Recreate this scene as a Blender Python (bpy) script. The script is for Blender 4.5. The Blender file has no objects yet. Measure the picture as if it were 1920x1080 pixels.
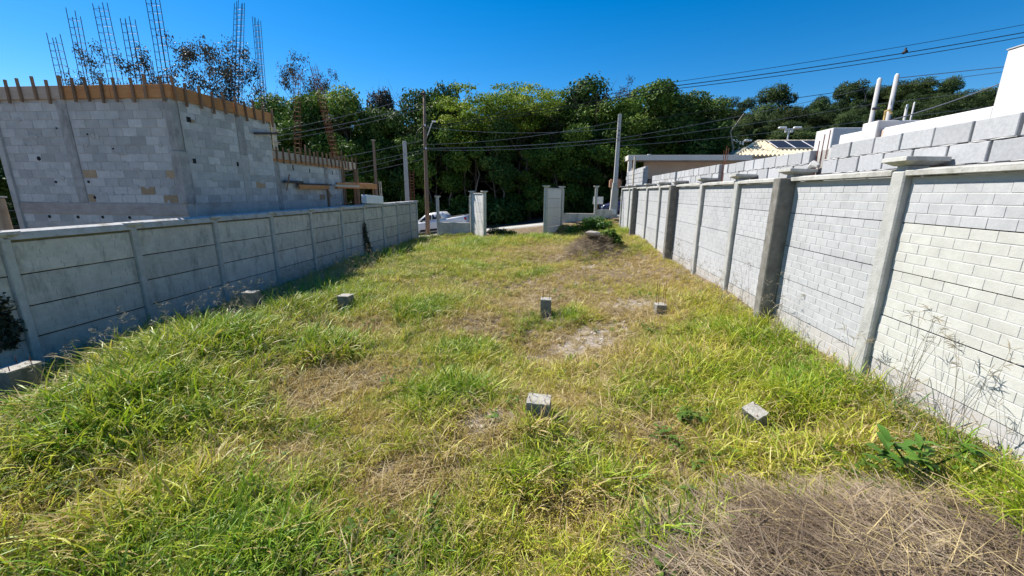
import bpy, bmesh, math, random
import numpy as np
from mathutils import Vector, Matrix, Euler

sc = bpy.context.scene
COL = sc.collection
R = math.radians
random.seed(7)

# ------------------------------------------------------------------ camera, sky, sun, exposure
cam_d = bpy.data.cameras.new("camera")
cam_d.sensor_width = 36.0
cam_d.lens = 36.0 * 746.0 / 1920.0
cam_d.clip_start = 0.05
cam_d.clip_end = 2000
cam = bpy.data.objects.new("camera", cam_d)
COL.objects.link(cam)
_yaw, _pitch, _roll = R(5.986), R(13.493), R(0.5)
_m = Matrix.Rotation(_yaw, 4, 'Z') @ Matrix.Rotation(R(90) - _pitch, 4, 'X') @ Matrix.Rotation(_roll, 4, 'Z')
cam.matrix_world = Matrix.Translation((0, 0, 2.2)) @ _m
sc.camera = cam

SUN_EL = R(46)
SUN_AZ = R(-60)                       # from +Y (the far end of the lot) towards -X
sun_dir = Vector((math.sin(SUN_AZ) * math.cos(SUN_EL), math.cos(SUN_AZ) * math.cos(SUN_EL), math.sin(SUN_EL)))
world = bpy.data.worlds.new("World")
sc.world = world
world.use_nodes = True
wn, wl = world.node_tree.nodes, world.node_tree.links
bg = wn["Background"]
sky = wn.new("ShaderNodeTexSky")
sky.sky_type = 'NISHITA'
sky.sun_disc = False
sky.sun_elevation = SUN_EL
sky.sun_rotation = SUN_AZ
sky.altitude = 800
sky.air_density = 1.0
sky.dust_density = 0.15
sky.ozone_density = 4.0
hsv = wn.new("ShaderNodeHueSaturation")
hsv.inputs["Saturation"].default_value = 1.42
hsv.inputs["Value"].default_value = 0.9
wl.new(sky.outputs[0], hsv.inputs["Color"])
wl.new(hsv.outputs[0], bg.inputs[0])
bg.inputs[1].default_value = 0.092
sun_d = bpy.data.lights.new("sun", 'SUN')
sun_d.energy = 5.0
sun_d.angle = R(0.5)
sun_d.color = (1.0, 0.95, 0.87)
sun = bpy.data.objects.new("sun", sun_d)
COL.objects.link(sun)
sun.location = sun_dir * 60
sun.rotation_euler = (-sun_dir).to_track_quat('-Z', 'Y').to_euler()
vs = sc.view_settings
vs.view_transform = 'Standard'
vs.look = 'None'
vs.gamma = 1.0
vs.exposure = 0.82
vs.use_curve_mapping = False

# ------------------------------------------------------------------ materials
MAT = {}

def nodemat(name):
    m = bpy.data.materials.new(name)
    m.use_nodes = True
    nt = m.node_tree
    return m, nt, nt.nodes, nt.links, nt.nodes["Principled BSDF"]

def rgb(c):
    return (c[0], c[1], c[2], 1.0)

def surf(name, c0, c1, scale=6.0, rough=0.85, bump=0.15, bscale=60.0, rand=0.0, stain=None, stain_scale=1.2,
         stain_lo=0.5, stain_hi=0.75, stretch=(1, 1, 1), metal=0.0, bdist=0.01, stain_stretch=(1, 1, 1), spec=0.3):
    """two-tone noise surface, optional per-object variation, optional stains, fine bump"""
    m, nt, n, l, p = nodemat(name)
    tc = n.new("ShaderNodeNewGeometry")
    mp = n.new("ShaderNodeMapping")
    mp.inputs["Scale"].default_value = stretch
    l.new(tc.outputs["Position"], mp.inputs["Vector"])
    no = n.new("ShaderNodeTexNoise")
    no.inputs["Scale"].default_value = scale
    no.inputs["Detail"].default_value = 6
    no.inputs["Roughness"].default_value = 0.65
    l.new(mp.outputs[0], no.inputs["Vector"])
    mx = n.new("ShaderNodeMix"); mx.data_type = 'RGBA'
    mx.inputs[6].default_value = rgb(c0); mx.inputs[7].default_value = rgb(c1)
    mr = n.new("ShaderNodeMapRange")
    mr.inputs["From Min"].default_value = 0.3; mr.inputs["From Max"].default_value = 0.7
    l.new(no.outputs["Fac"], mr.inputs["Value"])
    l.new(mr.outputs[0], mx.inputs[0])
    col = mx.outputs[2]
    if stain is not None:
        mp2 = n.new("ShaderNodeMapping"); mp2.inputs["Scale"].default_value = stain_stretch
        l.new(tc.outputs["Position"], mp2.inputs["Vector"])
        n2 = n.new("ShaderNodeTexNoise"); n2.inputs["Scale"].default_value = stain_scale
        n2.inputs["Detail"].default_value = 8; n2.inputs["Roughness"].default_value = 0.7
        l.new(mp2.outputs[0], n2.inputs["Vector"])
        r2 = n.new("ShaderNodeMapRange")
        r2.inputs["From Min"].default_value = stain_lo; r2.inputs["From Max"].default_value = stain_hi
        l.new(n2.outputs["Fac"], r2.inputs["Value"])
        m2 = n.new("ShaderNodeMix"); m2.data_type = 'RGBA'
        m2.inputs[7].default_value = rgb(stain)
        l.new(col, m2.inputs[6]); l.new(r2.outputs[0], m2.inputs[0])
        col = m2.outputs[2]
    if rand > 0:
        oi = n.new("ShaderNodeObjectInfo")
        r3 = n.new("ShaderNodeMapRange")
        r3.inputs["To Min"].default_value = 1 - rand; r3.inputs["To Max"].default_value = 1 + rand * 0.7
        l.new(oi.outputs["Random"], r3.inputs["Value"])
        hs = n.new("ShaderNodeHueSaturation")
        l.new(r3.outputs[0], hs.inputs["Value"]); l.new(col, hs.inputs["Color"])
        col = hs.outputs[0]
    l.new(col, p.inputs["Base Color"])
    p.inputs["Roughness"].default_value = rough
    p.inputs["Metallic"].default_value = metal
    p.inputs["Specular IOR Level"].default_value = spec
    if bump > 0:
        n3 = n.new("ShaderNodeTexNoise"); n3.inputs["Scale"].default_value = bscale
        n3.inputs["Detail"].default_value = 4
        l.new(mp.outputs[0], n3.inputs["Vector"])
        b = n.new("ShaderNodeBump"); b.inputs["Strength"].default_value = bump
        b.inputs["Distance"].default_value = bdist
        l.new(n3.outputs["Fac"], b.inputs["Height"])
        l.new(b.outputs[0], p.inputs["Normal"])
    MAT[name] = m
    return m

surf("concrete_grey", (0.45, 0.435, 0.385), (0.60, 0.58, 0.52), 5, bump=0.4, bscale=35, rand=0.12,
     stain=(0.17, 0.175, 0.155), stain_scale=2.2, stain_lo=0.5, stain_hi=0.8, stain_stretch=(2.2, 2.2, 0.7))
surf("concrete_post", (0.38, 0.38, 0.35), (0.54, 0.53, 0.49), 8, bump=0.6, bscale=45, rand=0.08,
     stain=(0.20, 0.20, 0.17), stain_scale=2.5, stain_lo=0.55, stain_hi=0.85, stain_stretch=(1, 1, 0.4))
surf("pale_post", (0.34, 0.34, 0.32), (0.47, 0.465, 0.44), 8, bump=0.5, bscale=45, rand=0.08,
     stain=(0.24, 0.235, 0.21), stain_scale=2.5, stain_lo=0.55, stain_hi=0.9, stain_stretch=(1, 1, 0.4))
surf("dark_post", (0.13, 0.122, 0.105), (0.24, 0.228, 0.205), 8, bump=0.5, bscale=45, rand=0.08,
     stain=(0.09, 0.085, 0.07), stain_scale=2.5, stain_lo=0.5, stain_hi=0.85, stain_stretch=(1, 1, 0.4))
surf("coping", (0.38, 0.37, 0.34), (0.52, 0.51, 0.48), 7, bump=0.5, bscale=40, rand=0.06,
     stain=(0.11, 0.11, 0.08), stain_scale=3.0, stain_lo=0.5, stain_hi=0.8)
surf("mossy_coping", (0.38, 0.375, 0.36), (0.52, 0.51, 0.50), 7, bump=0.5, bscale=40, rand=0.05,
     stain=(0.16, 0.14, 0.09), stain_scale=4.0, stain_lo=0.52, stain_hi=0.75)
surf("moss_gap_shade", (0.09, 0.085, 0.04), (0.20, 0.18, 0.10), 14, bump=0.5, bscale=60)
surf("pale_brick", (0.36, 0.365, 0.375), (0.45, 0.455, 0.462), 9, bump=0.2, bscale=70, rand=0.05,
     stain=(0.29, 0.295, 0.30), stain_scale=1.3, stain_lo=0.5, stain_hi=0.85)
surf("cream_brick", (0.44, 0.44, 0.405), (0.53, 0.525, 0.485), 9, bump=0.2, bscale=70, rand=0.05,
     stain=(0.36, 0.35, 0.32), stain_scale=1.3, stain_lo=0.5, stain_hi=0.85)
surf("brick_joint", (0.43, 0.43, 0.42), (0.50, 0.50, 0.49), 9, bump=0.3, bscale=70)
surf("earth_splash", (0.39, 0.365, 0.34), (0.45, 0.44, 0.43), 6, bump=0.2, bscale=60, rand=0.05)
surf("block_grey", (0.43, 0.42, 0.405), (0.56, 0.55, 0.53), 12, bump=0.35, bscale=110, rand=0.24,
     stain=(0.31, 0.30, 0.30), stain_scale=1.5, stain_lo=0.5, stain_hi=0.8)
surf("block_tan", (0.36, 0.25, 0.15), (0.46, 0.33, 0.21), 12, bump=0.6, bscale=110, rand=0.2)
surf("block_light", (0.33, 0.335, 0.345), (0.43, 0.435, 0.445), 30, bump=0.3, bscale=160, rand=0.14,
     stain=(0.36, 0.35, 0.31), stain_scale=1.1, stain_lo=0.55, stain_hi=0.8)
surf("mortar", (0.36, 0.35, 0.33), (0.52, 0.51, 0.50), 12, bump=0.7, bscale=60)
surf("mortar_dark", (0.39, 0.375, 0.355), (0.51, 0.495, 0.47), 6, bump=0.7, bscale=60,
     stain=(0.30, 0.26, 0.23), stain_scale=1.3, stain_lo=0.5, stain_hi=0.8)
surf("cast_column", (0.28, 0.265, 0.25), (0.46, 0.44, 0.42), 5, bump=0.7, bscale=40, rand=0.1,
     stain=(0.18, 0.17, 0.155), stain_scale=3, stain_lo=0.5, stain_hi=0.75, stain_stretch=(1.5, 1.5, 0.3))
surf("cast_beam", (0.34, 0.29, 0.26), (0.45, 0.40, 0.37), 4, bump=0.7, bscale=40,
     stain=(0.27, 0.22, 0.19), stain_scale=2, stain_lo=0.5, stain_hi=0.75, stain_stretch=(0.6, 0.6, 2))
surf("form_orange", (0.43, 0.18, 0.065), (0.56, 0.28, 0.115), 3, bump=0.3, bscale=30, rand=0.22, stretch=(1, 1, 7),
     stain=(0.24, 0.13, 0.08), stain_scale=2.0, stain_lo=0.55, stain_hi=0.85)
surf("form_grey", (0.40, 0.31, 0.24), (0.52, 0.42, 0.34), 3, bump=0.3, bscale=30, rand=0.15, stretch=(1, 1, 7))
surf("stake_wood", (0.17, 0.10, 0.06), (0.30, 0.19, 0.12), 6, bump=0.3, bscale=40, rand=0.3, stretch=(4, 4, 0.6))
surf("pale_timber", (0.48, 0.40, 0.31), (0.60, 0.53, 0.43), 4, bump=0.3, bscale=40, rand=0.15, stretch=(2, 2, 2))
surf("dark_timber", (0.055, 0.05, 0.05), (0.11, 0.095, 0.09), 6, bump=0.3, bscale=40)
surf("pole_wood", (0.16, 0.10, 0.07), (0.27, 0.19, 0.14), 5, bump=0.4, bscale=40, stretch=(5, 5, 0.4))
surf("rebar_steel", (0.035, 0.035, 0.045), (0.075, 0.07, 0.08), 20, rough=0.6, bump=0.2, bscale=200, metal=0.3)
surf("rust_steel", (0.15, 0.05, 0.03), (0.24, 0.09, 0.05), 20, rough=0.8, bump=0.2, bscale=200)
surf("pole_concrete", (0.38, 0.365, 0.355), (0.48, 0.465, 0.455), 6, bump=0.3, bscale=50, rand=0.06)
surf("white_render", (0.54, 0.53, 0.52), (0.64, 0.63, 0.62), 1.5, bump=0.2, bscale=60,
     stain=(0.46, 0.45, 0.42), stain_scale=0.8, stain_lo=0.5, stain_hi=0.85, stain_stretch=(1, 1, 0.3))
surf("cream_render", (0.60, 0.55, 0.50), (0.68, 0.63, 0.58), 1.5, bump=0.2, bscale=60)
surf("pink_render", (0.52, 0.38, 0.30), (0.60, 0.45, 0.36), 1.5, bump=0.2, bscale=60)
surf("roof_tile", (0.60, 0.50, 0.34), (0.74, 0.65, 0.47), 6, bump=0.3, bscale=60, rand=0.1,
     stain=(0.30, 0.24, 0.17), stain_scale=1.0, stain_lo=0.58, stain_hi=0.8)
surf("asphalt", (0.045, 0.045, 0.047), (0.065, 0.065, 0.065), 4, bump=0.5, bscale=90)
surf("pavement", (0.36, 0.35, 0.32), (0.46, 0.45, 0.42), 3, bump=0.4, bscale=60,
     stain=(0.24, 0.22, 0.18), stain_scale=1.2, stain_lo=0.52, stain_hi=0.8)
surf("car_white", (0.72, 0.73, 0.74), (0.76, 0.77, 0.78), 2, rough=0.22, bump=0, spec=0.5)
surf("car_blue", (0.03, 0.035, 0.09), (0.04, 0.045, 0.12), 2, rough=0.22, bump=0, spec=0.5)
surf("car_glass", (0.012, 0.014, 0.017), (0.02, 0.022, 0.025), 2, rough=0.06, bump=0, spec=0.6)
surf("car_trim", (0.02, 0.02, 0.02), (0.035, 0.035, 0.035), 8, rough=0.6, bump=0)
surf("tyre", (0.02, 0.02, 0.02), (0.03, 0.03, 0.03), 8, rough=0.9, bump=0)
surf("alloy", (0.35, 0.35, 0.36), (0.45, 0.45, 0.46), 8, rough=0.35, bump=0, metal=0.8)
surf("red_lens", (0.35, 0.02, 0.03), (0.42, 0.03, 0.04), 8, rough=0.25, bump=0)
surf("clear_lens", (0.6, 0.6, 0.62), (0.7, 0.7, 0.72), 8, rough=0.15, bump=0)
surf("white_paint", (0.70, 0.72, 0.75), (0.78, 0.80, 0.83), 4, rough=0.5, bump=0.05)
surf("sign_grey", (0.62, 0.63, 0.64), (0.70, 0.71, 0.72), 4, rough=0.6, bump=0.05)
surf("solar_glass", (0.012, 0.014, 0.022), (0.02, 0.022, 0.032), 6, rough=0.5, bump=0, spec=0.4)
surf("alu", (0.60, 0.60, 0.62), (0.68, 0.68, 0.70), 6, rough=0.4, bump=0, metal=0.4)
surf("cable_black", (0.015, 0.015, 0.018), (0.03, 0.03, 0.033), 6, rough=0.6, bump=0)
surf("cable_lit", (0.16, 0.16, 0.17), (0.24, 0.24, 0.25), 6, rough=0.5, bump=0)  # paler copy of the cable colour, sunlight on the wires painted in
surf("white_board", (0.54, 0.535, 0.51), (0.64, 0.635, 0.61), 6, bump=0.3, bscale=50, rand=0.06,
     stain=(0.40, 0.39, 0.35), stain_scale=2.0, stain_lo=0.55, stain_hi=0.85, stain_stretch=(2, 2, 0.5))
surf("brown_box", (0.36, 0.19, 0.11), (0.46, 0.27, 0.17), 4, bump=0.2, bscale=30)
surf("bark", (0.075, 0.058, 0.042), (0.15, 0.12, 0.09), 8, bump=0.7, bscale=40, stretch=(1, 1, 0.25), rand=0.2)
surf("bark_pale", (0.20, 0.17, 0.14), (0.30, 0.26, 0.22), 8, bump=0.5, bscale=40, stretch=(1, 1, 0.25), rand=0.2)
surf("tan_wall", (0.40, 0.27, 0.17), (0.52, 0.39, 0.27), 3, bump=0.5, bscale=40,
     stain=(0.27, 0.16, 0.10), stain_scale=1.3, stain_lo=0.5, stain_hi=0.75, stain_stretch=(1, 1, 0.4))
surf("stub_lit_top", (0.27, 0.25, 0.21), (0.43, 0.41, 0.36), 14, bump=0.8, bscale=60)  # paler cap colour: sunlight on the stub tops painted in
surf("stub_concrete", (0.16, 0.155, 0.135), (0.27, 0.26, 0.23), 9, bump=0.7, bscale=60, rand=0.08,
     stain=(0.08, 0.075, 0.06), stain_scale=6, stain_lo=0.5, stain_hi=0.8)  # old stained concrete, shade on the stub sides put into the tone
surf("rock", (0.40, 0.36, 0.31), (0.52, 0.47, 0.42), 6, bump=0.8, bscale=25)
surf("hole_dark", (0.015, 0.014, 0.013), (0.03, 0.028, 0.026), 6, bump=0)
surf("mound_earth", (0.13, 0.085, 0.06), (0.22, 0.15, 0.11), 9, bump=0.9, bscale=30, bdist=0.04)
surf("yellow_pipe", (0.45, 0.30, 0.10), (0.52, 0.36, 0.14), 6, bump=0)


def leafmat(name, c0, c1, c2=None, trans=0.35, rough=0.5, dry=None, pscale=0.9, spec=0.35, tone=False):
    """leaf surface: per-leaf random tone (attribute hue), slow positional drift, optional straw share (instancer attribute dry)"""
    m, nt, n, l, p = nodemat(name)
    at = n.new("ShaderNodeAttribute"); at.attribute_name = "hue"; at.attribute_type = 'GEOMETRY'
    ge = n.new("ShaderNodeNewGeometry")
    no = n.new("ShaderNodeTexNoise"); no.inputs["Scale"].default_value = pscale
    no.inputs["Detail"].default_value = 3
    l.new(ge.outputs["Position"], no.inputs["Vector"])
    ad = n.new("ShaderNodeMath"); ad.operation = 'MULTIPLY_ADD'
    ad.inputs[1].default_value = 0.55
    l.new(at.outputs["Fac"], ad.inputs[0])
    mr = n.new("ShaderNodeMapRange")
    mr.inputs["From Min"].default_value = 0.3; mr.inputs["From Max"].default_value = 0.7
    mr.inputs["To Max"].default_value = 0.45
    l.new(no.outputs["Fac"], mr.inputs["Value"])
    if dry is not None:
        hd = n.new("ShaderNodeAttribute"); hd.attribute_name = "dry"; hd.attribute_type = 'INSTANCER'
        hm = n.new("ShaderNodeMath"); hm.operation = 'MULTIPLY_ADD'
        hm.inputs[1].default_value = 0.9; hm.inputs[2].default_value = -0.26
        l.new(hd.outputs["Fac"], hm.inputs[0])
        hs_ = n.new("ShaderNodeMath"); hs_.operation = 'ADD'
        l.new(hm.outputs[0], hs_.inputs[0]); l.new(mr.outputs[0], hs_.inputs[1])
        l.new(hs_.outputs[0], ad.inputs[2])
    else:
        l.new(mr.outputs[0], ad.inputs[2])
    rp = n.new("ShaderNodeValToRGB")
    rp.color_ramp.elements[0].position = 0.1; rp.color_ramp.elements[0].color = rgb(c0)
    rp.color_ramp.elements[1].position = 0.9; rp.color_ramp.elements[1].color = rgb(c2 if c2 else c1)
    if c2:
        e = rp.color_ramp.elements.new(0.5); e.color = rgb(c1)
    l.new(ad.outputs[0], rp.inputs[0])
    col = rp.outputs[0]
    if tone:
        ti = n.new("ShaderNodeAttribute"); ti.attribute_name = "dry"; ti.attribute_type = 'INSTANCER'
        tm = n.new("ShaderNodeMapRange"); tm.inputs["To Min"].default_value = 0.55; tm.inputs["To Max"].default_value = 1.5
        l.new(ti.outputs["Fac"], tm.inputs["Value"])
        th = n.new("ShaderNodeHueSaturation"); l.new(tm.outputs[0], th.inputs["Value"]); l.new(col, th.inputs["Color"])
        col = th.outputs[0]
    if dry is not None:
        ia = n.new("ShaderNodeAttribute"); ia.attribute_name = "dry"; ia.attribute_type = 'INSTANCER'
        a2 = n.new("ShaderNodeAttribute"); a2.attribute_name = "hue2"; a2.attribute_type = 'GEOMETRY'
        cmp_ = n.new("ShaderNodeMath"); cmp_.operation = 'SUBTRACT'
        l.new(ia.outputs["Fac"], cmp_.inputs[0]); l.new(a2.outputs["Fac"], cmp_.inputs[1])
        r2 = n.new("ShaderNodeMapRange")
        r2.inputs["From Min"].default_value = -0.12; r2.inputs["From Max"].default_value = 0.06
        l.new(cmp_.outputs[0], r2.inputs["Value"])
        dr = n.new("ShaderNodeMix"); dr.data_type = 'RGBA'
        dr.inputs[6].default_value = rgb(dry[0]); dr.inputs[7].default_value = rgb(dry[1])
        l.new(at.outputs["Fac"], dr.inputs[0])
        m2 = n.new("ShaderNodeMix"); m2.data_type = 'RGBA'
        l.new(r2.outputs[0], m2.inputs[0]); l.new(col, m2.inputs[6]); l.new(dr.outputs[2], m2.inputs[7])
        col = m2.outputs[2]
    l.new(col, p.inputs["Base Color"])
    p.inputs["Roughness"].default_value = rough
    p.inputs["Specular IOR Level"].default_value = spec
    tr = n.new("ShaderNodeBsdfTranslucent")
    l.new(col, tr.inputs["Color"])
    mix = n.new("ShaderNodeMixShader"); mix.inputs[0].default_value = trans
    out = n["Material Output"]
    l.new(p.outputs[0], mix.inputs[1]); l.new(tr.outputs[0], mix.inputs[2])
    l.new(mix.outputs[0], out.inputs["Surface"])
    MAT[name] = m
    return m

leafmat("grass_blade", (0.16, 0.31, 0.018), (0.41, 0.47, 0.03), (0.66, 0.59, 0.09), trans=0.28, rough=0.5,
        dry=((0.40, 0.28, 0.10), (0.58, 0.47, 0.22)), pscale=0.7)
leafmat("straw", (0.24, 0.16, 0.07), (0.43, 0.33, 0.15), (0.58, 0.47, 0.24), trans=0.15, rough=0.6, pscale=1.5)
leafmat("straw_grey", (0.08, 0.054, 0.034), (0.21, 0.152, 0.10), (0.48, 0.385, 0.26), trans=0.1, rough=0.7, pscale=1.5)
leafmat("seed_stem", (0.20, 0.18, 0.11), (0.34, 0.29, 0.19), (0.42, 0.36, 0.27), trans=0.2, rough=0.6, pscale=2)
leafmat("leaf_dark", (0.025, 0.055, 0.014), (0.06, 0.115, 0.024), (0.17, 0.24, 0.055), trans=0.22, rough=0.6, pscale=0.35, spec=0.12)
leafmat("leaf_mid", (0.035, 0.08, 0.016), (0.10, 0.18, 0.03), (0.28, 0.36, 0.065), trans=0.25, rough=0.6, pscale=0.35, spec=0.12)
leafmat("leaf_yellow", (0.07, 0.14, 0.018), (0.19, 0.28, 0.03), (0.38, 0.44, 0.055), trans=0.3, rough=0.6, pscale=0.4, spec=0.15)
leafmat("leaf_brown", (0.028, 0.03, 0.022), (0.052, 0.05, 0.036), (0.085, 0.08, 0.055), trans=0.25, rough=0.6, pscale=0.5)
leafmat("leaf_far", (0.035, 0.062, 0.025), (0.065, 0.10, 0.035), (0.11, 0.145, 0.05), trans=0.3, rough=0.7, pscale=0.12, spec=0.1, tone=True)
leafmat("leaf_bright", (0.05, 0.14, 0.02), (0.09, 0.22, 0.03), (0.16, 0.30, 0.05), trans=0.35, rough=0.35, pscale=1)
leafmat("weed_leaf", (0.06, 0.14, 0.02), (0.10, 0.21, 0.03), (0.15, 0.28, 0.045), trans=0.3, rough=0.45, pscale=1, spec=0.25)
leafmat("rosette_leaf", (0.06, 0.13, 0.02), (0.11, 0.19, 0.03), (0.18, 0.25, 0.05), trans=0.35, rough=0.6, pscale=1, spec=0.15)
leafmat("ivy_leaf", (0.03, 0.035, 0.02), (0.05, 0.06, 0.03), (0.08, 0.085, 0.05), trans=0.2, rough=0.5, pscale=1)

# ------------------------------------------------------------------ terrain heights
def smooth(a, b, x):
    t = np.clip((np.asarray(x, float) - a) / (b - a), 0, 1)
    return t * t * (3 - 2 * t)

NX = [-9.5, -8.1, -6.75, -5.9, -5.2, -3.0, -0.13, 1.0, 2.2, 3.0, 3.58, 4.2, 7.0]
NEAR = [-0.5, -0.66, -0.60, -0.30, -0.22, -0.36, -0.42, -0.32, -0.20, 0.0, 0.19, 0.3, 0.5]
FARX = [-9.5, -8.1, -6.0, -4.0, -0.6, 2.0, 3.58, 4.2, 7.0]
FAR = [-0.5, -0.62, -0.42, -0.26, -0.12, 0.10, 0.38, 0.5, 0.7]
_rs = np.random.RandomState(3)
_wav = [( _rs.uniform(0.5, 2.6), _rs.uniform(0, 6.28), _rs.uniform(0, 6.28)) for _ in range(14)]

def bumps(x, y):
    v = 0
    for f, a, p in _wav:
        v = v + np.sin((x * math.cos(a) + y * math.sin(a)) * f + p) / (1 + f)
    return v * 0.035

MOUNDS = [(2.0, 1.95, 1.2, 0.85, 0.34), (1.35, 14.9, 1.0, 1.2, 0.68), (-5.2, 5.8, 1.0, 2.6, 0.10), (-0.1, 4.0, 1.3, 0.9, 0.16), (2.1, 4.05, 0.5, 0.5, 0.06), (2.46, 3.86, 0.24, 0.16, -0.30), (-4.42, 7.5, 0.45, 0.5, -0.20), (-6.0, 6.75, 0.4, 0.5, -0.22), (-6.45, 3.4, 0.75, 0.6, -0.34), (-4.4, 9.0, 1.4, 2.5, 0.08)]

def street(x):
    return 0.12 * np.clip(x, -60, 40) + 0.45

def hill(x, y):
    return 1.6 * smooth(36, 66, y) * smooth(8, 24, x) + 1.5 * smooth(33, 60, y)

def zg(x, y):
    x = np.asarray(x, float); y = np.asarray(y, float)
    n_ = np.interp(x, NX, NEAR); f_ = np.interp(x, FARX, FAR)
    t = smooth(5, 20, y)
    lot = n_ * (1 - t) + f_ * t + bumps(x, y)
    for mx, my, rx, ry, h in MOUNDS:
        d = ((x - mx) / rx) ** 2 + ((y - my) / ry) ** 2
        lot = lot + h * np.exp(-d * 1.3)
    s = street(x)
    road = s - 0.19
    back = s - 0.1 + 0.05 * np.maximum(y - 31.5, 0) + hill(x, y)
    a = smooth(22.3, 23.6, y)
    z = lot * (1 - a) + (s - 0.03) * a
    b = smooth(25.32, 25.4, y)
    z = z * (1 - b) + road * b
    c = smooth(31.2, 31.8, y)
    return z * (1 - c) + back * c

def Z(x, y):
    return float(zg(x, y))

# ------------------------------------------------------------------ mesh helpers
def mesh_obj(name, me, mat, parent=None, loc=None, rot=None, scale=None):
    o = bpy.data.objects.new(name, me)
    COL.objects.link(o)
    if mat is not None and len(me.materials) == 0:
        me.materials.append(MAT[mat] if isinstance(mat, str) else mat)
    if parent is not None:
        o.parent = parent
    if loc is not None:
        o.location = loc
    if rot is not None:
        o.rotation_euler = rot
    if scale is not None:
        o.scale = scale
    return o

def tag(o, label=None, cat=None, group=None, kind=None):
    if label: o["label"] = label
    if cat: o["category"] = cat
    if group: o["group"] = group
    if kind: o["kind"] = kind
    return o

def thing(name, loc, label, cat, group=None, rz=0.0):
    o = bpy.data.objects.new(name, None)
    o.empty_display_size = 0.2
    COL.objects.link(o)
    o.location = loc
    o.rotation_euler = (0, 0, rz)
    return tag(o, label, cat, group)

def copy_thing(src, loc, rz=None, label=None, scale=None):
    def cp(o, par):
        c = o.copy(); COL.objects.link(c)
        c.parent = par
        for ch in o.children:
            cp(ch, c)
        return c
    r = cp(src, None)
    r.location = loc
    if rz is not None: r.rotation_euler = (0, 0, rz)
    if scale is not None: r.scale = scale
    if label: r["label"] = label
    return r

class MB:
    def __init__(s):
        s.v = []; s.f = []
    def add(s, vs_, fs_):
        b = len(s.v)
        s.v += [tuple(v) for v in vs_]
        s.f += [tuple(i + b for i in f) for f in fs_]
        return s
    def box(s, c, d, rz=0.0, rx=0.0, ry=0.0):
        m = Euler((rx, ry, rz)).to_matrix()
        p = []
        for z in (-1, 1):
            for y in (-1, 1):
                for x in (-1, 1):
                    p.append(Vector(c) + m @ Vector((x * d[0] / 2, y * d[1] / 2, z * d[2] / 2)))
        return s.add(p, [(0, 2, 3, 1), (4, 5, 7, 6), (0, 1, 5, 4), (2, 6, 7, 3), (0, 4, 6, 2), (1, 3, 7, 5)])
    def frustum(s, c, d0, d1, h):
        p = [Vector(c) + Vector((x * d0[0] / 2, y * d0[1] / 2, 0)) for x, y in ((-1, -1), (1, -1), (1, 1), (-1, 1))]
        p += [Vector(c) + Vector((x * d1[0] / 2, y * d1[1] / 2, h)) for x, y in ((-1, -1), (1, -1), (1, 1), (-1, 1))]
        return s.add(p, [(3, 2, 1, 0), (4, 5, 6, 7), (0, 1, 5, 4), (1, 2, 6, 5), (2, 3, 7, 6), (3, 0, 4, 7)])
    def tube(s, pts, rad, n=6, cap=True):
        pts = [Vector(p) for p in pts]
        if not isinstance(rad, (list, tuple)): rad = [rad] * len(pts)
        base = len(s.v)
        for i, p in enumerate(pts):
            a = pts[max(i - 1, 0)]; b = pts[min(i + 1, len(pts) - 1)]
            t = (b - a)
            t = t.normalized() if t.length > 1e-9 else Vector((0, 0, 1))
            u = t.orthogonal().normalized() if i == 0 else (u_prev - t * u_prev.dot(t)).normalized()
            u_prev = u
            w = t.cross(u)
            for k in range(n):
                ang = 2 * math.pi * k / n
                s.v.append(tuple(p + (u * math.cos(ang) + w * math.sin(ang)) * rad[i]))
        for i in range(len(pts) - 1):
            for k in range(n):
                a = base + i * n + k; b = base + i * n + (k + 1) % n
                s.f.append((a, b, b + n, a + n))
        if cap:
            s.f.append(tuple(base + k for k in reversed(range(n))))
            s.f.append(tuple(base + (len(pts) - 1) * n + k for k in range(n)))
        return s
    def prism(s, prof, y0, y1, axis='y'):
        n = len(prof)
        if axis == 'y':
            vs_ = [(x, y0, z) for x, z in prof] + [(x, y1, z) for x, z in prof]
        else:
            vs_ = [(y0, x, z) for x, z in prof] + [(y1, x, z) for x, z in prof]
        fs_ = [tuple(reversed(range(n))), tuple(range(n, 2 * n))]
        fs_ += [(i, (i + 1) % n, n + (i + 1) % n, n + i) for i in range(n)]
        return s.add(vs_, fs_)
    def mesh(s, name, bevel=0.0, seg=1, off=(0, 0, 0), smooth_=False):
        me = bpy.data.meshes.new(name)
        o = Vector(off)
        me.from_pydata([tuple(Vector(v) - o) for v in s.v], [], s.f)
        bm = bmesh.new(); bm.from_mesh(me)
        bmesh.ops.recalc_face_normals(bm, faces=bm.faces)
        if bevel > 0:
            bmesh.ops.bevel(bm, geom=list(bm.edges), offset=bevel, segments=seg, affect='EDGES', clamp_overlap=True)
        bm.to_mesh(me); bm.free()
        if smooth_:
            me.polygons.foreach_set("use_smooth", [True] * len(me.polygons))
        me.update()
        return me
    def build(s, name, mat, parent=None, bevel=0.0, seg=1, smooth_=False):
        off = parent_world(parent) if parent is not None else (0, 0, 0)
        return mesh_obj(name, s.mesh(name, bevel, seg, off, smooth_), mat, parent)

def parent_world(p):
    v = Vector(p.location)
    while p.parent is not None:
        p = p.parent
        v += Vector(p.location)
    return v

def at(me, name, mat, parent, loc, rot=None, scale=None):
    """place a shared mesh as a part at a world position"""
    return mesh_obj(name, me, mat, parent, Vector(loc) - parent_world(parent), rot, scale)

def cbox(name, d, bevel=0.008, seg=1):
    return MB().box((0, 0, 0), d).mesh(name, bevel, seg)

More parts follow.
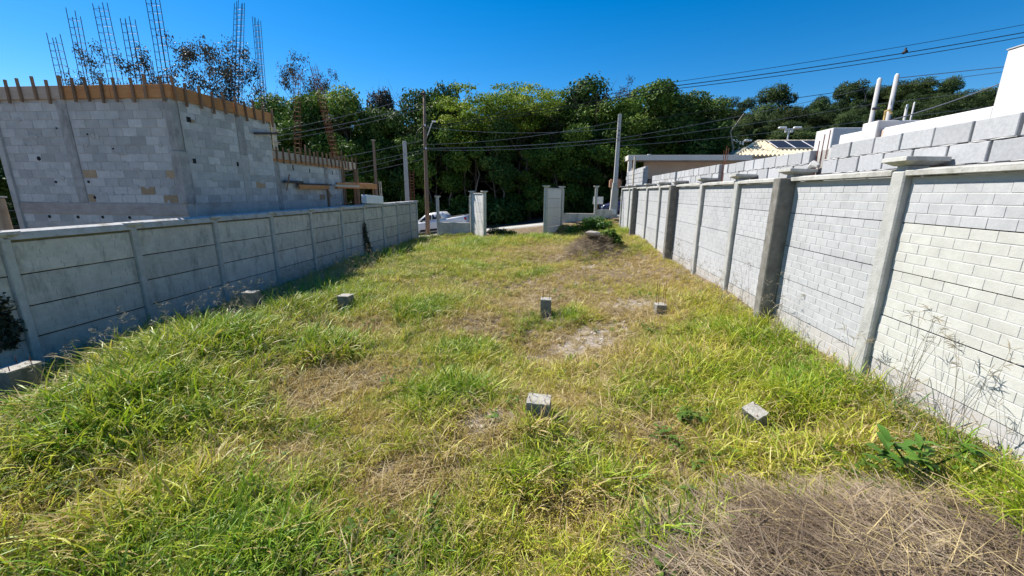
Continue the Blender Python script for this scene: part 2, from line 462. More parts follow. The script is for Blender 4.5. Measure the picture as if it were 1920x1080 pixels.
def np_mesh(name, V, F, attrs=None):
    V = np.asarray(V, np.float32); F = np.asarray(F, np.int32)
    me = bpy.data.meshes.new(name)
    me.vertices.add(len(V)); me.vertices.foreach_set("co", V.ravel())
    k = F.shape[1]
    me.loops.add(F.size); me.loops.foreach_set("vertex_index", F.ravel())
    me.polygons.add(len(F))
    me.polygons.foreach_set("loop_start", np.arange(0, F.size, k, dtype=np.int32))
    me.polygons.foreach_set("loop_total", np.full(len(F), k, np.int32))
    if attrs:
        for nm, arr in attrs.items():
            a = me.attributes.new(nm, 'FLOAT', 'POINT')
            a.data.foreach_set("value", np.asarray(arr, np.float32))
    me.update(calc_edges=True)
    return me

# ------------------------------------------------------------------ ground
def axis_(segs):
    out = []
    for a, b, st in segs:
        out += list(np.arange(a, b - 1e-6, st))
    out.append(segs[-1][1])
    return np.array(out)
gx = axis_([(-600, -100, 50), (-100, -30, 5), (-30, -9, 1.0), (-9, 4.4, 0.14), (4.4, 30, 1.2), (30, 110, 5), (110, 600, 49)])
gy = axis_([(-60, -4, 4), (-4, 0, 0.5), (0, 26, 0.14), (26, 32, 0.3), (32, 100, 2.0), (100, 700, 50)])
GX, GY = np.meshgrid(gx, gy)
GZ = zg(GX, GY)
nx_, ny_ = len(gx), len(gy)
idx = np.arange(nx_ * ny_).reshape(ny_, nx_)
F = np.stack([idx[:-1, :-1], idx[:-1, 1:], idx[1:, 1:], idx[1:, :-1]], -1).reshape(-1, 4)
BARE = [(-0.27, 5.88, 0.42, 0.5), (1.07, 7.45, 0.55, 0.42), (1.85, 8.75, 0.65, 0.35), (0.4, 6.7, 0.3, 0.35), (-0.6, 3.9, 0.4, 0.3),
        (0.1, 8.0, 0.3, 0.3), (-1.5, 6.1, 0.3, 0.5), (1.2, 12.4, 0.35, 0.35), (-2.4, 12.6, 0.35, 0.35), (0.9, 6.9, 0.25, 0.5)]
def bare_at(x, y):
    v = 0
    wob = bumps(x * 4.1, y * 3.7) * 9
    for bx, by, rx, ry in BARE:
        d = ((x - bx) / rx) ** 2 + ((y - by) / ry) ** 2
        v = np.maximum(v, np.clip(1.6 - d * 1.1 + wob, 0, 1))
    return v
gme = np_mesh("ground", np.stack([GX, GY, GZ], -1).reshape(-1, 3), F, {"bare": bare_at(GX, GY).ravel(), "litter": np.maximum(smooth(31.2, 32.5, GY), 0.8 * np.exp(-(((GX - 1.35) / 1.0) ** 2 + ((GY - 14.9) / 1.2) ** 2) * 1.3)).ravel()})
gm, nt, n, l, p = nodemat("soil")
ge = n.new("ShaderNodeNewGeometry")
no = n.new("ShaderNodeTexNoise"); no.inputs["Scale"].default_value = 3.0; no.inputs["Detail"].default_value = 10; no.inputs["Roughness"].default_value = 0.75
l.new(ge.outputs["Position"], no.inputs["Vector"])
rp = n.new("ShaderNodeValToRGB")
rp.color_ramp.elements[0].position = 0.3; rp.color_ramp.elements[0].color = (0.09, 0.062, 0.036, 1)
rp.color_ramp.elements[1].position = 0.72; rp.color_ramp.elements[1].color = (0.26, 0.19, 0.11, 1)
l.new(no.outputs["Fac"], rp.inputs[0])
at_ = n.new("ShaderNodeAttribute"); at_.attribute_name = "bare"
n2 = n.new("ShaderNodeTexNoise"); n2.inputs["Scale"].default_value = 14; n2.inputs["Detail"].default_value = 8
l.new(ge.outputs["Position"], n2.inputs["Vector"])
r2 = n.new("ShaderNodeValToRGB")
r2.color_ramp.elements[0].position = 0.35; r2.color_ramp.elements[0].color = (0.19, 0.15, 0.11, 1)
r2.color_ramp.elements[1].position = 0.65; r2.color_ramp.elements[1].color = (0.34, 0.29, 0.235, 1)
l.new(n2.outputs["Fac"], r2.inputs[0])
mx = n.new("ShaderNodeMix"); mx.data_type = 'RGBA'
l.new(at_.outputs["Fac"], mx.inputs[0]); l.new(rp.outputs[0], mx.inputs[6]); l.new(r2.outputs[0], mx.inputs[7])
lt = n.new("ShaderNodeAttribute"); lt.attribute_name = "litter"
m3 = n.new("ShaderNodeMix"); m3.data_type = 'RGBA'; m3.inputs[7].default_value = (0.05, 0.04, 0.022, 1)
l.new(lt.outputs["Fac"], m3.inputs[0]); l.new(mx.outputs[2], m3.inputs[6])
l.new(m3.outputs[2], p.inputs["Base Color"])
p.inputs["Roughness"].default_value = 0.95
b = n.new("ShaderNodeBump"); b.inputs["Strength"].default_value = 0.8; b.inputs["Distance"].default_value = 0.03
l.new(n2.outputs["Fac"], b.inputs["Height"]); l.new(b.outputs[0], p.inputs["Normal"])
MAT["soil"] = gm
tag(mesh_obj("ground", gme, "soil"), kind="structure")

def strip(name, mat, x0, x1, y0, y1, dz, step=0.5, ny=4):
    xs = np.arange(x0, x1 + 1e-6, step); ys = np.linspace(y0, y1, ny)
    A, B = np.meshgrid(xs, ys)
    C_ = street(A) + dz
    id_ = np.arange(A.size).reshape(A.shape)
    f_ = np.stack([id_[:-1, :-1], id_[:-1, 1:], id_[1:, 1:], id_[1:, :-1]], -1).reshape(-1, 4)
    return mesh_obj(name, np_mesh(name, np.stack([A, B, C_], -1).reshape(-1, 3), f_), mat)
tag(strip("road", "asphalt", -60, 40, 25.36, 31.3, -0.175, 1.0), kind="structure")
tag(strip("sidewalk", "pavement", -60, 40, 23.62, 25.2, 0.004, 1.0), kind="structure")
kb = MB()
kx = np.arange(-60, 40.1, 1.0)
for i in range(len(kx) - 1):
    a, c = kx[i], kx[i + 1] - 0.012
    za, zc = float(street(a)), float(street(c))
    vs8 = []
    for yy in (25.2, 25.35):
        vs8 += [(a, yy, za - 0.24), (c, yy, zc - 0.24), (c, yy, zc + 0.012), (a, yy, za + 0.012)]
    kb.add(vs8, [(0, 1, 2, 3), (7, 6, 5, 4), (3, 2, 6, 7), (0, 4, 5, 1), (0, 3, 7, 4), (1, 5, 6, 2)])
tag(kb.build("kerb", "pavement"), kind="structure")
# ramp of concrete between the gate wings and the street
rv = []
xs = np.linspace(-4.9, 0.4, 14)
for yy, tt in ((22.9, 0.0), (23.25, 0.35), (23.66, 1.0)):
    for xx in xs:
        zz = (1 - tt) * max(Z(xx, 22.8) + 0.012, -0.25) + tt * (float(street(xx)) + 0.012)
        rv.append((xx, yy, zz))
rf = [(j * 14 + i, j * 14 + i + 1, (j + 1) * 14 + i + 1, (j + 1) * 14 + i) for j in range(2) for i in range(13)]
tag(MB().add(rv, rf).build("driveway", "pavement"), kind="structure")

# ------------------------------------------------------------------ left precast wall
LX = -8.1
LY = [1.35, 3.2, 5.05, 6.9, 8.8, 10.75, 12.64, 14.6, 16.45, 18.32, 20.1, 22.0, 23.05]
lw = thing("concrete_wall", (LX, 12, -0.6), "long stained grey precast concrete wall on the shaded side of the plot", "wall")
post_me = cbox("post", (0.15, 0.11, 2.5), 0.012)
cap_me = MB().frustum((0, 0, 0), (0.2, 0.15), (0.30, 0.30), 0.05).box((0, 0, 0.0725), (0.31, 0.31, 0.045)).mesh("post_cap")
def lz(y):
    return 0.0065 * max(0, y - 6)
for i, y in enumerate(LY):
    dz = lz(y)
    at(post_me, "post", "concrete_post", lw, (LX - 0.02, y, 0.22 + dz))
    at(cap_me, "post_cap", "mossy_coping", lw, (LX - 0.05, y, 1.48 + dz))
rnd = random.Random(5)
for i in range(len(LY) - 1):
    y0, y1 = LY[i] + 0.056, LY[i + 1] - 0.056
    dz = lz((y0 + y1) / 2)
    nb = 5
    for k in range(nb):
        zc = 1.41 - 0.25 - 0.5 * k + dz
        me = MB()
        L = y1 - y0
        me.box((0, 0, 0), (0.04, L, 0.489))
        mb = me.mesh("board", 0.006)
        # stone-like relief: low courses proud of the board
        rel = MB()
        zz = -0.23
        while zz < 0.22:
            h = min(rnd.choice((0.06, 0.08, 0.1)), 0.232 - zz)
            if h < 0.02: break
            yy = -L / 2 + 0.01
            while yy < L / 2 - 0.05:
                w = min(rnd.uniform(0.18, 0.42), L / 2 - 0.01 - yy)
                dpt = rnd.uniform(0.002, 0.009)
                rel.box((0.02 + dpt / 2, yy + w / 2, zz + h / 2), (dpt, w - 0.006, h - 0.006))
                yy += w
            zz += h
        mr_ = rel.mesh("relief")
        bm = bmesh.new(); bm.from_mesh(mb); bm.from_mesh(mr_); bm.to_mesh(mb); bm.free()
        if k < nb - 1:
            at(MB().box((0, 0, 0), (0.03, L, 0.013)).mesh('joint'), 'joint', 'hole_dark', lw, (LX - 0.026, (y0 + y1) / 2, zc - 0.25))
        at(mb, "board", "concrete_grey", lw, (LX - 0.035 + rnd.uniform(-0.004, 0.004), (y0 + y1) / 2, zc))
    at(MB().box((0, 0, 0), (0.03, y1 - y0 + 0.02, 2.44)).mesh('added_backing'), 'added_backing', 'moss_gap_shade', lw, (LX - 0.075, (y0 + y1) / 2, 0.2 + dz))  # slab added to stop sun through the gaps, dark colour stands for shade
    # coping: hollow cap with an overhang; its underside lip is mossy
    prof = [(-0.13, 0.0), (-0.13, 0.11), (-0.03, 0.145), (0.07, 0.11), (0.085, 0.0), (0.06, 0.0), (0.05, 0.02), (-0.1, 0.02)]
    me = MB().prism(prof, -(y1 - y0) / 2 - 0.03, (y1 - y0) / 2 + 0.03).mesh("coping", 0.004)
    at(me, "coping", "mossy_coping", lw, (LX - 0.02, (y0 + y1) / 2, 1.445 + dz))
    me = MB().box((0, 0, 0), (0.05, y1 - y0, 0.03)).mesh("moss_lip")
    at(me, "moss_lip", "moss_gap_shade", lw, (LX - 0.02, (y0 + y1) / 2, 1.428 + dz))

# ------------------------------------------------------------------ right precast wall with brick relief
RX = 3.58
RY = [0.85, 2.78, 4.70, 6.75, 8.55, 10.50, 12.67, 14.53, 16.50, 18.60, 20.42, 22.66]
THICK = {6.75, 12.67, 18.60}
rw = thing("brick_pattern_wall", (RX, 12, 0), "long pale precast wall moulded with a brick pattern on the sunlit side", "wall")
thick_me = cbox("post", (0.30, 0.20, 2.7), 0.014)
rcap_me = MB().box((0, 0, 0.02), (0.2, 0.14, 0.06)).frustum((0, 0, 0.05), (0.24, 0.2), (0.37, 0.32), 0.035).box((0, 0, 0.1075), (0.39, 0.34, 0.045)).mesh("post_cap", 0.004)
thin_me = cbox("post", (0.17, 0.17, 2.7), 0.014)
for y in RY:
    if y in THICK:
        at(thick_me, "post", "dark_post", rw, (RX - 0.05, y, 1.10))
    else:
        at(thin_me, "post", "pale_post", rw, (RX + 0.045, y, 1.10), rot=(0, R(random.uniform(-0.5, 0.3)), 0))
    at(rcap_me, "post_cap", "coping", rw, (RX + 0.07, y + random.uniform(-0.015, 0.015), 2.452), rot=(R(random.uniform(-1.5, 1.5)), R(random.uniform(-1.5, 1.5)), R(random.uniform(-4, 4))))
BW, BH = 0.228, 0.1
brick_me = {}
def brick_mesh(w):
    k = round(w, 2)
    if k not in brick_me:
        m_ = MB()
        d0, d1 = (0.010, k - 0.006, BH - 0.006), 0.010
        p = []
        for x, e in ((0.0, 0.0), (-0.0035, 0.0025)):
            hw, hh = (k - 0.005) / 2 - e, (BH - 0.008) / 2 - e
            p += [(x, -hw, -hh), (x, hw, -hh), (x, hw, hh), (x, -hw, hh)]
        m_.add(p, [(4, 7, 6, 5), (0, 1, 5, 4), (1, 2, 6, 5), (2, 3, 7, 6), (3, 0, 4, 7), (0, 3, 2, 1)])
        brick_me[k] = m_
    return brick_me[k]
brick_shared = {}
rnd = random.Random(11)
nbrick = 0
for i in range(len(RY) - 1):
    y0 = RY[i] + (0.101 if RY[i] in THICK else 0.086)
    y1 = RY[i + 1] - (0.101 if RY[i + 1] in THICK else 0.086)
    L = y1 - y0
    near = (RY[i] in (2.78, 4.70))
    for k in range(5):
        ztop = 2.43 - 0.5 * k if k else 2.40
        zbot = 1.93 - 0.5 * k
        matn = "pale_brick"
        if RY[i] == 2.78 and k in (1, 2, 3): matn = "cream_brick"
        if k == 4: matn = "earth_splash"
        bx = RX + 0.03 + rnd.uniform(-0.006, 0.006)
        slab = MB().box((0.022, 0, (ztop - zbot) / 2 - 0.25), (0.044, L, ztop - zbot - 0.018))
        lst = []
        for r in range(5):
            zc = -0.25 + BH * (r + 0.5)
            if zc + BH / 2 > ztop - zbot - 0.25 + 0.02: continue
            yy = -L / 2
            off = BW * 0.5 if (r + k) % 2 else 0.0
            first = BW - off
            w = first
            while yy < L / 2 - 0.02:
                w2 = min(w, L / 2 - yy)
                if w2 > 0.05:
                    lst.append((yy + w2 / 2, zc, w2))
                yy += w; w = BW
        zc0 = zbot + 0.25
        loc = (bx, (y0 + y1) / 2, zc0)
        if near and k < 4 and nbrick < 296:
            bo = at(slab.mesh("board", 0.004), "board", "brick_joint", rw, loc)
            for (yy, zz, w2) in lst:
                kk = (round(w2, 2), matn)
                if kk not in brick_shared:
                    me = brick_mesh(w2).mesh("brick"); me.materials.append(MAT[matn]); brick_shared[kk] = me
                mesh_obj("brick", brick_shared[kk], None, bo, (rnd.uniform(-0.001, 0.0015), yy, zz))
                nbrick += 1
        else:
            for (yy, zz, w2) in lst:
                mb = brick_mesh(w2)
                slab.add([(v[0], v[1] + yy, v[2] + zz) for v in mb.v], mb.f)
            at(slab.mesh("board"), "board", matn, rw, loc)
    # coping
    prof = [(-0.05, 0.0), (-0.055, 0.055), (0.06, 0.075), (0.17, 0.055), (0.165, 0.0)]
    me = MB().prism(prof, -L / 2, L / 2).mesh("coping", 0.005)
    at(me, "coping", "coping", rw, (RX, (y0 + y1) / 2, 2.402 + rnd.uniform(-0.004, 0.004)), rot=(R(rnd.uniform(-0.12, 0.12)), 0, 0))

# ------------------------------------------------------------------ neighbour's block wall above the right wall
bw = thing("block_wall", (3.95, 10, 0.3), "unfinished wall of pale concrete blocks rising behind the brick patterned wall", "wall")
bl_me = cbox("block", (0.14, 0.378, 0.188), 0.006)
hb_me = cbox("block", (0.14, 0.18, 0.188), 0.006)
rnd = random.Random(2)
SEGS = [(0.6, 6.52, 2.495, 2), (6.86, 10.10, 2.47, 2), (10.38, 13.80, 2.50, 2), (14.0, 17.2, 2.50, 2)]
for (a, b_, z0, rows) in SEGS:
    core = MB().box((3.95, (a + b_) / 2, (z0 + 0.4 * 1.0 - 0.02 + 0.2) / 2), (0.10, b_ - a - 0.02, z0 + 0.4 - 0.04 - 0.2))
    core.build("mortar", "mortar", bw)
    for r in range(-1, rows):
        zc = z0 + 0.2 * r + 0.1
        y = a + (0.2 if r % 2 else 0.0)
        if r % 2:
            at(hb_me, "block", "block_light", bw, (3.93, a + 0.095, zc))
        while y < b_ - 0.05:
            w = min(0.4, b_ - y)
            me = bl_me if w > 0.3 else hb_me
            if w > 0.12:
                at(me, "block", "block_light", bw, (3.93 + rnd.uniform(-0.006, 0.006), y + w / 2 , zc + rnd.uniform(-0.003, 0.003)), rot=(R(rnd.uniform(-0.5, 0.5)), 0, R(rnd.uniform(-0.7, 0.7))), scale=(1, min(1, (w - 0.012) / (0.378 if w > 0.3 else 0.18)), 1))
            y += 0.4
    # squeezed-out mortar beads along the bed joint
    mbd = MB()
    yy = a + 0.05
    while yy < b_ - 0.1:
        w = rnd.uniform(0.08, 0.25)
        mbd.tube([(3.862, yy, z0 + 0.2 + rnd.uniform(-0.006, 0.006)), (3.858, yy + w / 2, z0 + 0.2 + rnd.uniform(-0.006, 0.006)), (3.862, yy + w, z0 + 0.2)], [0.003, rnd.uniform(0.006, 0.013), 0.003], 5)
        yy += w + rnd.uniform(0.0, 0.12)
    yy = a + 0.05
    while yy < b_ - 0.1:
        w = rnd.uniform(0.08, 0.25)
        mbd.tube([(3.862, yy, z0 + 0.004), (3.856, yy + w / 2, z0 + 0.006), (3.862, yy + w, z0 + 0.004)], [0.003, rnd.uniform(0.006, 0.012), 0.003], 5)
        yy += w + rnd.uniform(0.0, 0.2)
    mbd.build("mortar_bead", "mortar", bw)
# open column slots between the runs: dark formed concrete with starter bars
for y, w, m_ in ((6.69, 0.30, "cast_column"), (10.24, 0.22, "cast_column"), (13.90, 0.16, "cast_column")):
    MB().box((4.0, y, 1.5), (0.10, w, 2.72)).build("column", m_, bw, bevel=0.01)
MB().tube([(3.86, 6.60, 2.62), (3.84, 6.70, 2.66), (3.87, 6.84, 2.62)], [0.03, 0.05, 0.03], 7).build("mortar_lump", "mortar", bw)
for (y, h0, lean) in ((6.60, 3.12, 0.01), (6.72, 3.08, 0.02), (6.82, 3.0, 0.02), (10.18, 3.25, 0.03), (10.25, 3.3, 0.0), (10.33, 3.2, -0.04), (10.30, 3.24, 0.02)):
    MB().tube([(3.93, y, 2.4), (3.93 + lean, y + lean, h0)], 0.007, 5).build("rebar", "rust_steel", bw)
# higher pale block stub at its far end
MB().box((4.0, 21.3, 1.9), (0.14, 4.55, 2.98)).build("rendered_panel", "block_light", bw, bevel=0.01)
for r in range(4):
    for c in range(11):
        if c * 0.4 + (0.2 if r % 2 else 0) > 4.0: continue
        if r % 2 and c == 0: at(hb_me, 'block', 'block_light', bw, (3.925, 19.135, 2.62 + 0.2 * r))
        at(bl_me, "block", "block_light", bw, (3.925, 19.25 + c * 0.4 + (0.2 if r % 2 else 0), 2.62 + 0.2 * r))
MB().box((3.84, 21.15, 3.0), (0.08, 0.10, 2.0)).build("timber_prop", "pale_timber", bw)

# ------------------------------------------------------------------ unfinished block building on the left
FX0, FX1, FY = -14.6, -9.45, 9.57
ub = thing("unfinished_building", (-12, 12, -0.5), "unfinished grey block building with orange formwork and rebar above the shaded wall", "building")
core = MB()
core.box(((FX0 + FX1) / 2, FY + 0.084, 1.95), (FX1 - FX0 - 0.02, 0.19, 4.82))
core.box((FX1 - 0.084, (FY + 13.05) / 2 + 0.1, 1.95), (0.19, 13.05 - FY - 0.2, 4.82))
core.build("wall", "mortar_dark", ub)
core = MB().box((FX1 - 0.084, (13.06 + 17.3) / 2, 1.33), (0.19, 17.3 - 13.07, 3.58))
core.build("low_wall_core", "mortar_dark", ub)
MB().box(((FX0 + FX1) / 2, 11.4, 4.30), (FX1 - FX0 - 0.4, 3.2, 0.12)).build("slab", "cast_beam", ub)
MB().box((-12.0, 15.2, 3.1), (4.8, 4.1, 0.12)).build("slab", "cast_beam", ub)
MB().box((-14.5, 13.2, 1.9), (0.16, 7.4, 4.8)).build("rear_wall", "mortar_dark", ub)
MB().box((-12.0, 17.2, 1.2), (4.9, 0.15, 3.3)).build("rear_wall", "mortar_dark", ub)
ubf = cbox("block", (0.389, 0.05, 0.194), 0.004)
ubh = cbox("block", (0.189, 0.05, 0.194), 0.004)
rnd = random.Random(21)
count = 0
def ub_row(a, b_, fixed, z, axis, r):
    global count
    y = a - (0.2 if r % 2 else 0.0)
    while y < b_ - 0.03:
        s_, e_ = max(y, a), min(y + 0.4, b_)
        w = e_ - s_
        y += 0.4
        if w < 0.1: continue
        big = w > 0.3
        me = ubf if big else ubh
        sx = (w - 0.011) / (0.389 if big else 0.189)
        m_ = "block_tan" if rnd.random() < (0.045 if z < 2.7 else 0.004) else "block_grey"
        key = (me.name, m_)
        if key not in ub_cache:
            q = me.copy(); q.materials.clear(); q.materials.append(MAT[m_]); ub_cache[key] = q
        jit = rnd.uniform(-0.003, 0.004)
        if axis == 'x':
            at(ub_cache[key], "block", None, ub, ((s_ + e_) / 2, fixed + jit, z), scale=(sx, 1, 1))
        else:
            at(ub_cache[key], "block", None, ub, (fixed + jit, (s_ + e_) / 2, z), rot=(0, 0, R(90)), scale=(sx, 1, 1))
        count += 1
ub_cache = {}
for r in range(12):
    z = 1.86 + 0.2045 * r + 0.1
    ub_row(-14.42, -12.60, FY + 0.005, z, 'x', r)
    ub_row(-12.30, -9.63, FY + 0.005, z, 'x', r + 1)
    ub_row(9.80, 11.55, FX1 - 0.005, z, 'y', r)
    ub_row(11.88, 13.02, FX1 - 0.005, z, 'y', r + 1)
for r in range(6):
    z = 1.86 + 0.205 * r + 0.1
    ub_row(13.02 if r > 5 else 13.30, 15.95, FX1 - 0.005, z, 'y', r + 1)
    ub_row(16.30, 17.18, FX1 - 0.005, z, 'y', r)
ub_row(-14.5, -9.9, FY + 0.005, 1.43, 'x', 0)
# smears of mortar left proud over the joints
for k in range(70):
    w = rnd.uniform(0.05, 0.22); h = rnd.uniform(0.02, 0.07)
    if rnd.random() < 0.6:
        c = (rnd.uniform(-14.3, -9.8), FY - 0.0225 - 0.00006 * k, 1.86 + 0.2045 * rnd.randint(0, 12) + rnd.uniform(-.01, .01)); ax = 0
        if -12.65 < c[0] < -12.25: continue
    else:
        c = (FX1 + 0.0225 + 0.00006 * k, rnd.uniform(9.85, 12.9), 1.86 + 0.2045 * rnd.randint(0, 12) + rnd.uniform(-.01, .01)); ax = 1
        if 11.5 < c[1] < 11.95: continue
    poly = [(math.cos(a) * w * rnd.uniform(.9, 1.05), math.sin(a) * h * rnd.uniform(.9, 1.05)) for a in [i * 0.785 for i in range(8)]]
    if ax == 0:
        MB().prism([(c[0] + p_[0], c[2] + p_[1]) for p_ in poly], c[1] - 0.004, c[1] + 0.004).build("mortar_smear", "mortar_dark", ub)
    else:
        MB().prism([(c[1] + p_[0], c[2] + p_[1]) for p_ in poly], c[0] - 0.004, c[0] + 0.004, 'x').build("mortar_smear", "mortar_dark", ub)
# cast columns, base beams
def ubox(name, c, d, m_, bev=0.008):
    return MB().box(c, d).build(name, m_, ub, bevel=bev)
ubox("column", (-14.51, FY + 0.03, 3.1), (0.17, 0.14, 2.5), "cast_column")
ubox("column", (-12.45, FY + 0.025, 3.15), (0.26, 0.12, 2.6), "cast_column")
ubox("column", (-9.525, FY + 0.07, 3.75), (0.17, 0.22, 1.18), "cast_column", 0.012)
ubox("column", (-9.53, FY + 0.09, 2.50), (0.22, 0.30, 1.30), "cast_column", 0.012)
ubox("column", (FX1 - 0.04, 11.72, 3.8), (0.15, 0.27, 1.12), "cast_column")
ubox("column", (FX1 - 0.05, 11.72, 2.5), (0.15, 0.26, 1.46), "mortar_dark")
ubox("column", (FX1 - 0.045, 13.13, 2.25), (0.15, 0.24, 1.9), "cast_column")
ubox("column", (FX1 - 0.045, 16.12, 2.25), (0.15, 0.24, 1.8), "cast_column")
ubox("column", (FX1 - 0.045, 17.25, 2.0), (0.17, 0.14, 2.4), "cast_column")
ubox("ring_beam", ((FX0 + FX1) / 2, FY + 0.07, 4.44), (FX1 - FX0, 0.17, 0.17), "cast_beam")
ubox("ring_beam", (FX1 - 0.06, 11.4, 4.44), (0.17, 3.3, 0.17), "cast_beam")
ubox("ring_beam", (FX1 - 0.06, 15.2, 3.24), (0.17, 4.1, 0.24), "cast_beam")
ubox("base_beam", ((FX0 + FX1) / 2 - 0.02, FY + 0.025, 1.69), (FX1 - FX0 + 0.02, 0.13, 0.29), "cast_beam")
ubox("base_beam", (FX1 - 0.045, 13.5, 1.66), (0.13, 7.5, 0.31), "mortar_dark")
# formwork: boards along the top of the tall part
ubox("formwork_board", (-13.45, FY - 0.05, 4.535), (2.38, 0.035, 0.30), "form_grey", 0.004)
ubox("formwork_board", (-11.60, FY - 0.05, 4.53), (1.28, 0.035, 0.30), "form_orange", 0.004)
ubox("formwork_board", (-10.15, FY - 0.05, 4.525), (1.60, 0.035, 0.30), "form_orange", 0.004)
ubox("formwork_board", (FX1 + 0.05, 10.55, 4.525), (0.035, 1.95, 0.30), "form_orange", 0.004)
ubox("formwork_board", (FX1 + 0.05, 12.36, 4.52), (0.035, 1.62, 0.29), "form_orange", 0.004)
ubox("formwork_board", (FX1 + 0.03, 13.20, 3.95), (0.03, 0.20, 0.86), "pale_timber", 0.004)
for y0, y1, m_ in ((13.0, 14.2, "form_grey"), (14.22, 15.5, "form_grey"), (15.52, 17.3, "form_grey")):
    ubox("formwork_board", (FX1 + 0.05, (y0 + y1) / 2, 3.37), (0.03, y1 - y0 - 0.01, 0.24), m_, 0.004)
for y0, y1 in ((13.0, 15.0), (15.02, 17.35)):
    ubox("formwork_rail", (FX1 + 0.055, (y0 + y1) / 2, 3.20), (0.05, y1 - y0 - 0.01, 0.08), "form_orange", 0.004)
for y in (17.5, 17.85, 18.2, 18.6):
    ubox("formwork_board", (FX1 + 0.05, y, 3.34), (0.03, 0.26, 0.30), "form_grey" if y < 17.6 else "pale_timber", 0.004)
ubox("canopy_slab", (-10.6, 18.05, 3.25), (2.3, 1.5, 0.14), "cast_beam")
stake_me = cbox("stake", (0.055, 0.045, 0.55), 0.003)
for x in (-14.2, -13.84, -13.46, -13.05, -12.66, -12.28, -11.89, -11.5, -11.1, -10.74, -10.34, -9.96, -9.55):
    at(stake_me, "stake", "stake_wood", ub, (x + random.uniform(-.05, .05), FY - 0.095, 4.58 + random.uniform(-0.05, 0.05)), rot=(0, R(random.uniform(-5, 5)), 0), scale=(1.6 if abs(x + 12.28) < 0.02 else 1, 1, 1))
for y in (9.66, 9.99, 10.41, 10.8, 11.18, 11.57, 11.93, 12.28, 12.71, 13.1):
    at(stake_me, "stake", "stake_wood", ub, (FX1 + 0.095, y + random.uniform(-.06, .06), 4.55 + random.uniform(-0.05, 0.07)), rot=(R(random.uniform(-5, 5)), 0, 0))
for y in (13.12, 13.45, 13.78, 14.1, 14.42, 14.73, 15.0, 15.28, 15.53, 15.85, 16.16, 16.46, 16.78, 17.1, 17.36, 17.62, 17.88, 18.26, 18.61):
    tall = 1.45 if abs(y - 14.73) < 0.01 or abs(y - 17.36) < 0.01 else 1.0
    at(stake_me, "stake", "stake_wood", ub, (FX1 + 0.098, y, 3.42 + (0.12 if tall > 1 else 0) + random.uniform(-0.05, 0.05)), rot=(R(random.uniform(-5, 5)), 0, 0), scale=(0.9, random.uniform(.7, 1.1), tall * random.uniform(.85, 1.15)))
for y, z0, z1 in ((16.05, 1.3, 2.5), (17.32, 1.2, 3.2), (17.45, 1.2, 3.15), (18.55, 0.6, 3.2), (18.45, 2.6, 3.2), (18.7, 0.6, 3.2)):
    ubox("prop", (FX1 + 0.06, y, (z0 + z1) / 2), (0.07, 0.07, z1 - z0), "stake_wood", 0.004)
MB().tube([(FX1 + 0.07, 15.98, 2.35), (FX1 + 0.10, 16.30, 1.95)], 0.035, 4).build("brace", "pale_timber", ub)
# wall pass-through holes, dark discs and slabs on the face, inner shade put into the colour
hole_me = MB().tube([(0, 0, 0), (0, 0.012, 0)], 0.045, 8).mesh("wall_hole")
for x, z, s_ in ((-13.49, 2.96, 1.25), (-13.16, 2.37, 0.75), (-12.18, 2.38, 0.8), (-12.1, 1.98, 0.9), (-13.62, 1.46, 1.0), (-12.75, 1.46, 0.9), (-12.0, 1.47, 0.9), (-11.2, 1.47, 0.9), (-12.75, 3.70, 0.5), (-11.25, 3.2, 0.5), (-11.9, 3.55, 0.5)):
    at(hole_me, "wall_hole", "hole_dark", ub, (x, FY - 0.032, z), scale=(s_, 1, s_))
for y, z, w, h in ((9.99, 3.95, 0.12, 0.13), (9.95, 2.93, 0.09, 0.12), (11.42, 2.95, 0.07, 0.12), (14.0, 3.0, 0.05, 0.18), (15.0, 2.95, 0.04, 0.15), (16.6, 2.95, 0.04, 0.16)):
    MB().box((FX1 + 0.022, y, z), (0.016, w, h)).build("wall_hole", "hole_dark", ub)
MB().box((FX1 + 0.03, 10.1, 3.93), (0.03, 0.11, 0.07)).build("broken_block", "block_tan", ub, bevel=0.01)

def cage(base, top, w, mat_, step=0.16, nb=4):
    b0, t0 = Vector(base), Vector(top)
    m_ = MB()
    offs = [(-w / 2, -w / 4), (w / 2, -w / 4), (w / 2, w / 4), (-w / 2, w / 4)]
    if nb == 6: offs += [(0, -w / 4), (0, w / 4)]
    for ox, oy in offs:
        e = Vector((random.uniform(-0.02, 0.02), 0, random.uniform(-0.08, 0.1)))
        m_.tube([b0 + Vector((ox, oy, 0)), (b0 + t0) / 2 + Vector((ox + random.uniform(-.01, .01), oy, 0)), t0 + Vector((ox, oy, 0)) + e], 0.0075, 4)
    L = (t0 - b0).length
    k = int(L / step)
    for i in range(1, k):
        c = b0.lerp(t0, i / k)
        q = [c + Vector((x, y, random.uniform(-.012, .012))) for x, y in offs[:4]]
        m_.tube(q + [q[0]], 0.0045, 3, cap=False)
    return m_.build("rebar_cage", mat_, ub)
cage((-12.61, 9.85, 4.4), (-12.6, 9.85, 5.9), 0.24, "rebar_steel")
cage((-12.09, 9.95, 4.4), (-12.03, 9.95, 6.45), 0.22, "rebar_steel")
cage((-11.13, 9.85, 4.4), (-11.13, 9.85, 6.6), 0.26, "rebar_steel")
cage((-10.49, 9.85, 4.4), (-10.46, 9.85, 6.25), 0.26, "rebar_steel", nb=6)
cage((-10.16, 9.9, 4.4), (-10.13, 9.9, 5.3), 0.1, "rebar_steel")
cage((-9.62, 9.72, 4.4), (-9.56, 9.72, 6.95), 0.24, "rebar_steel", nb=6)
cage((-9.52, 11.75, 4.4), (-9.5, 12.5, 7.6), 0.24, "rebar_steel", nb=6)
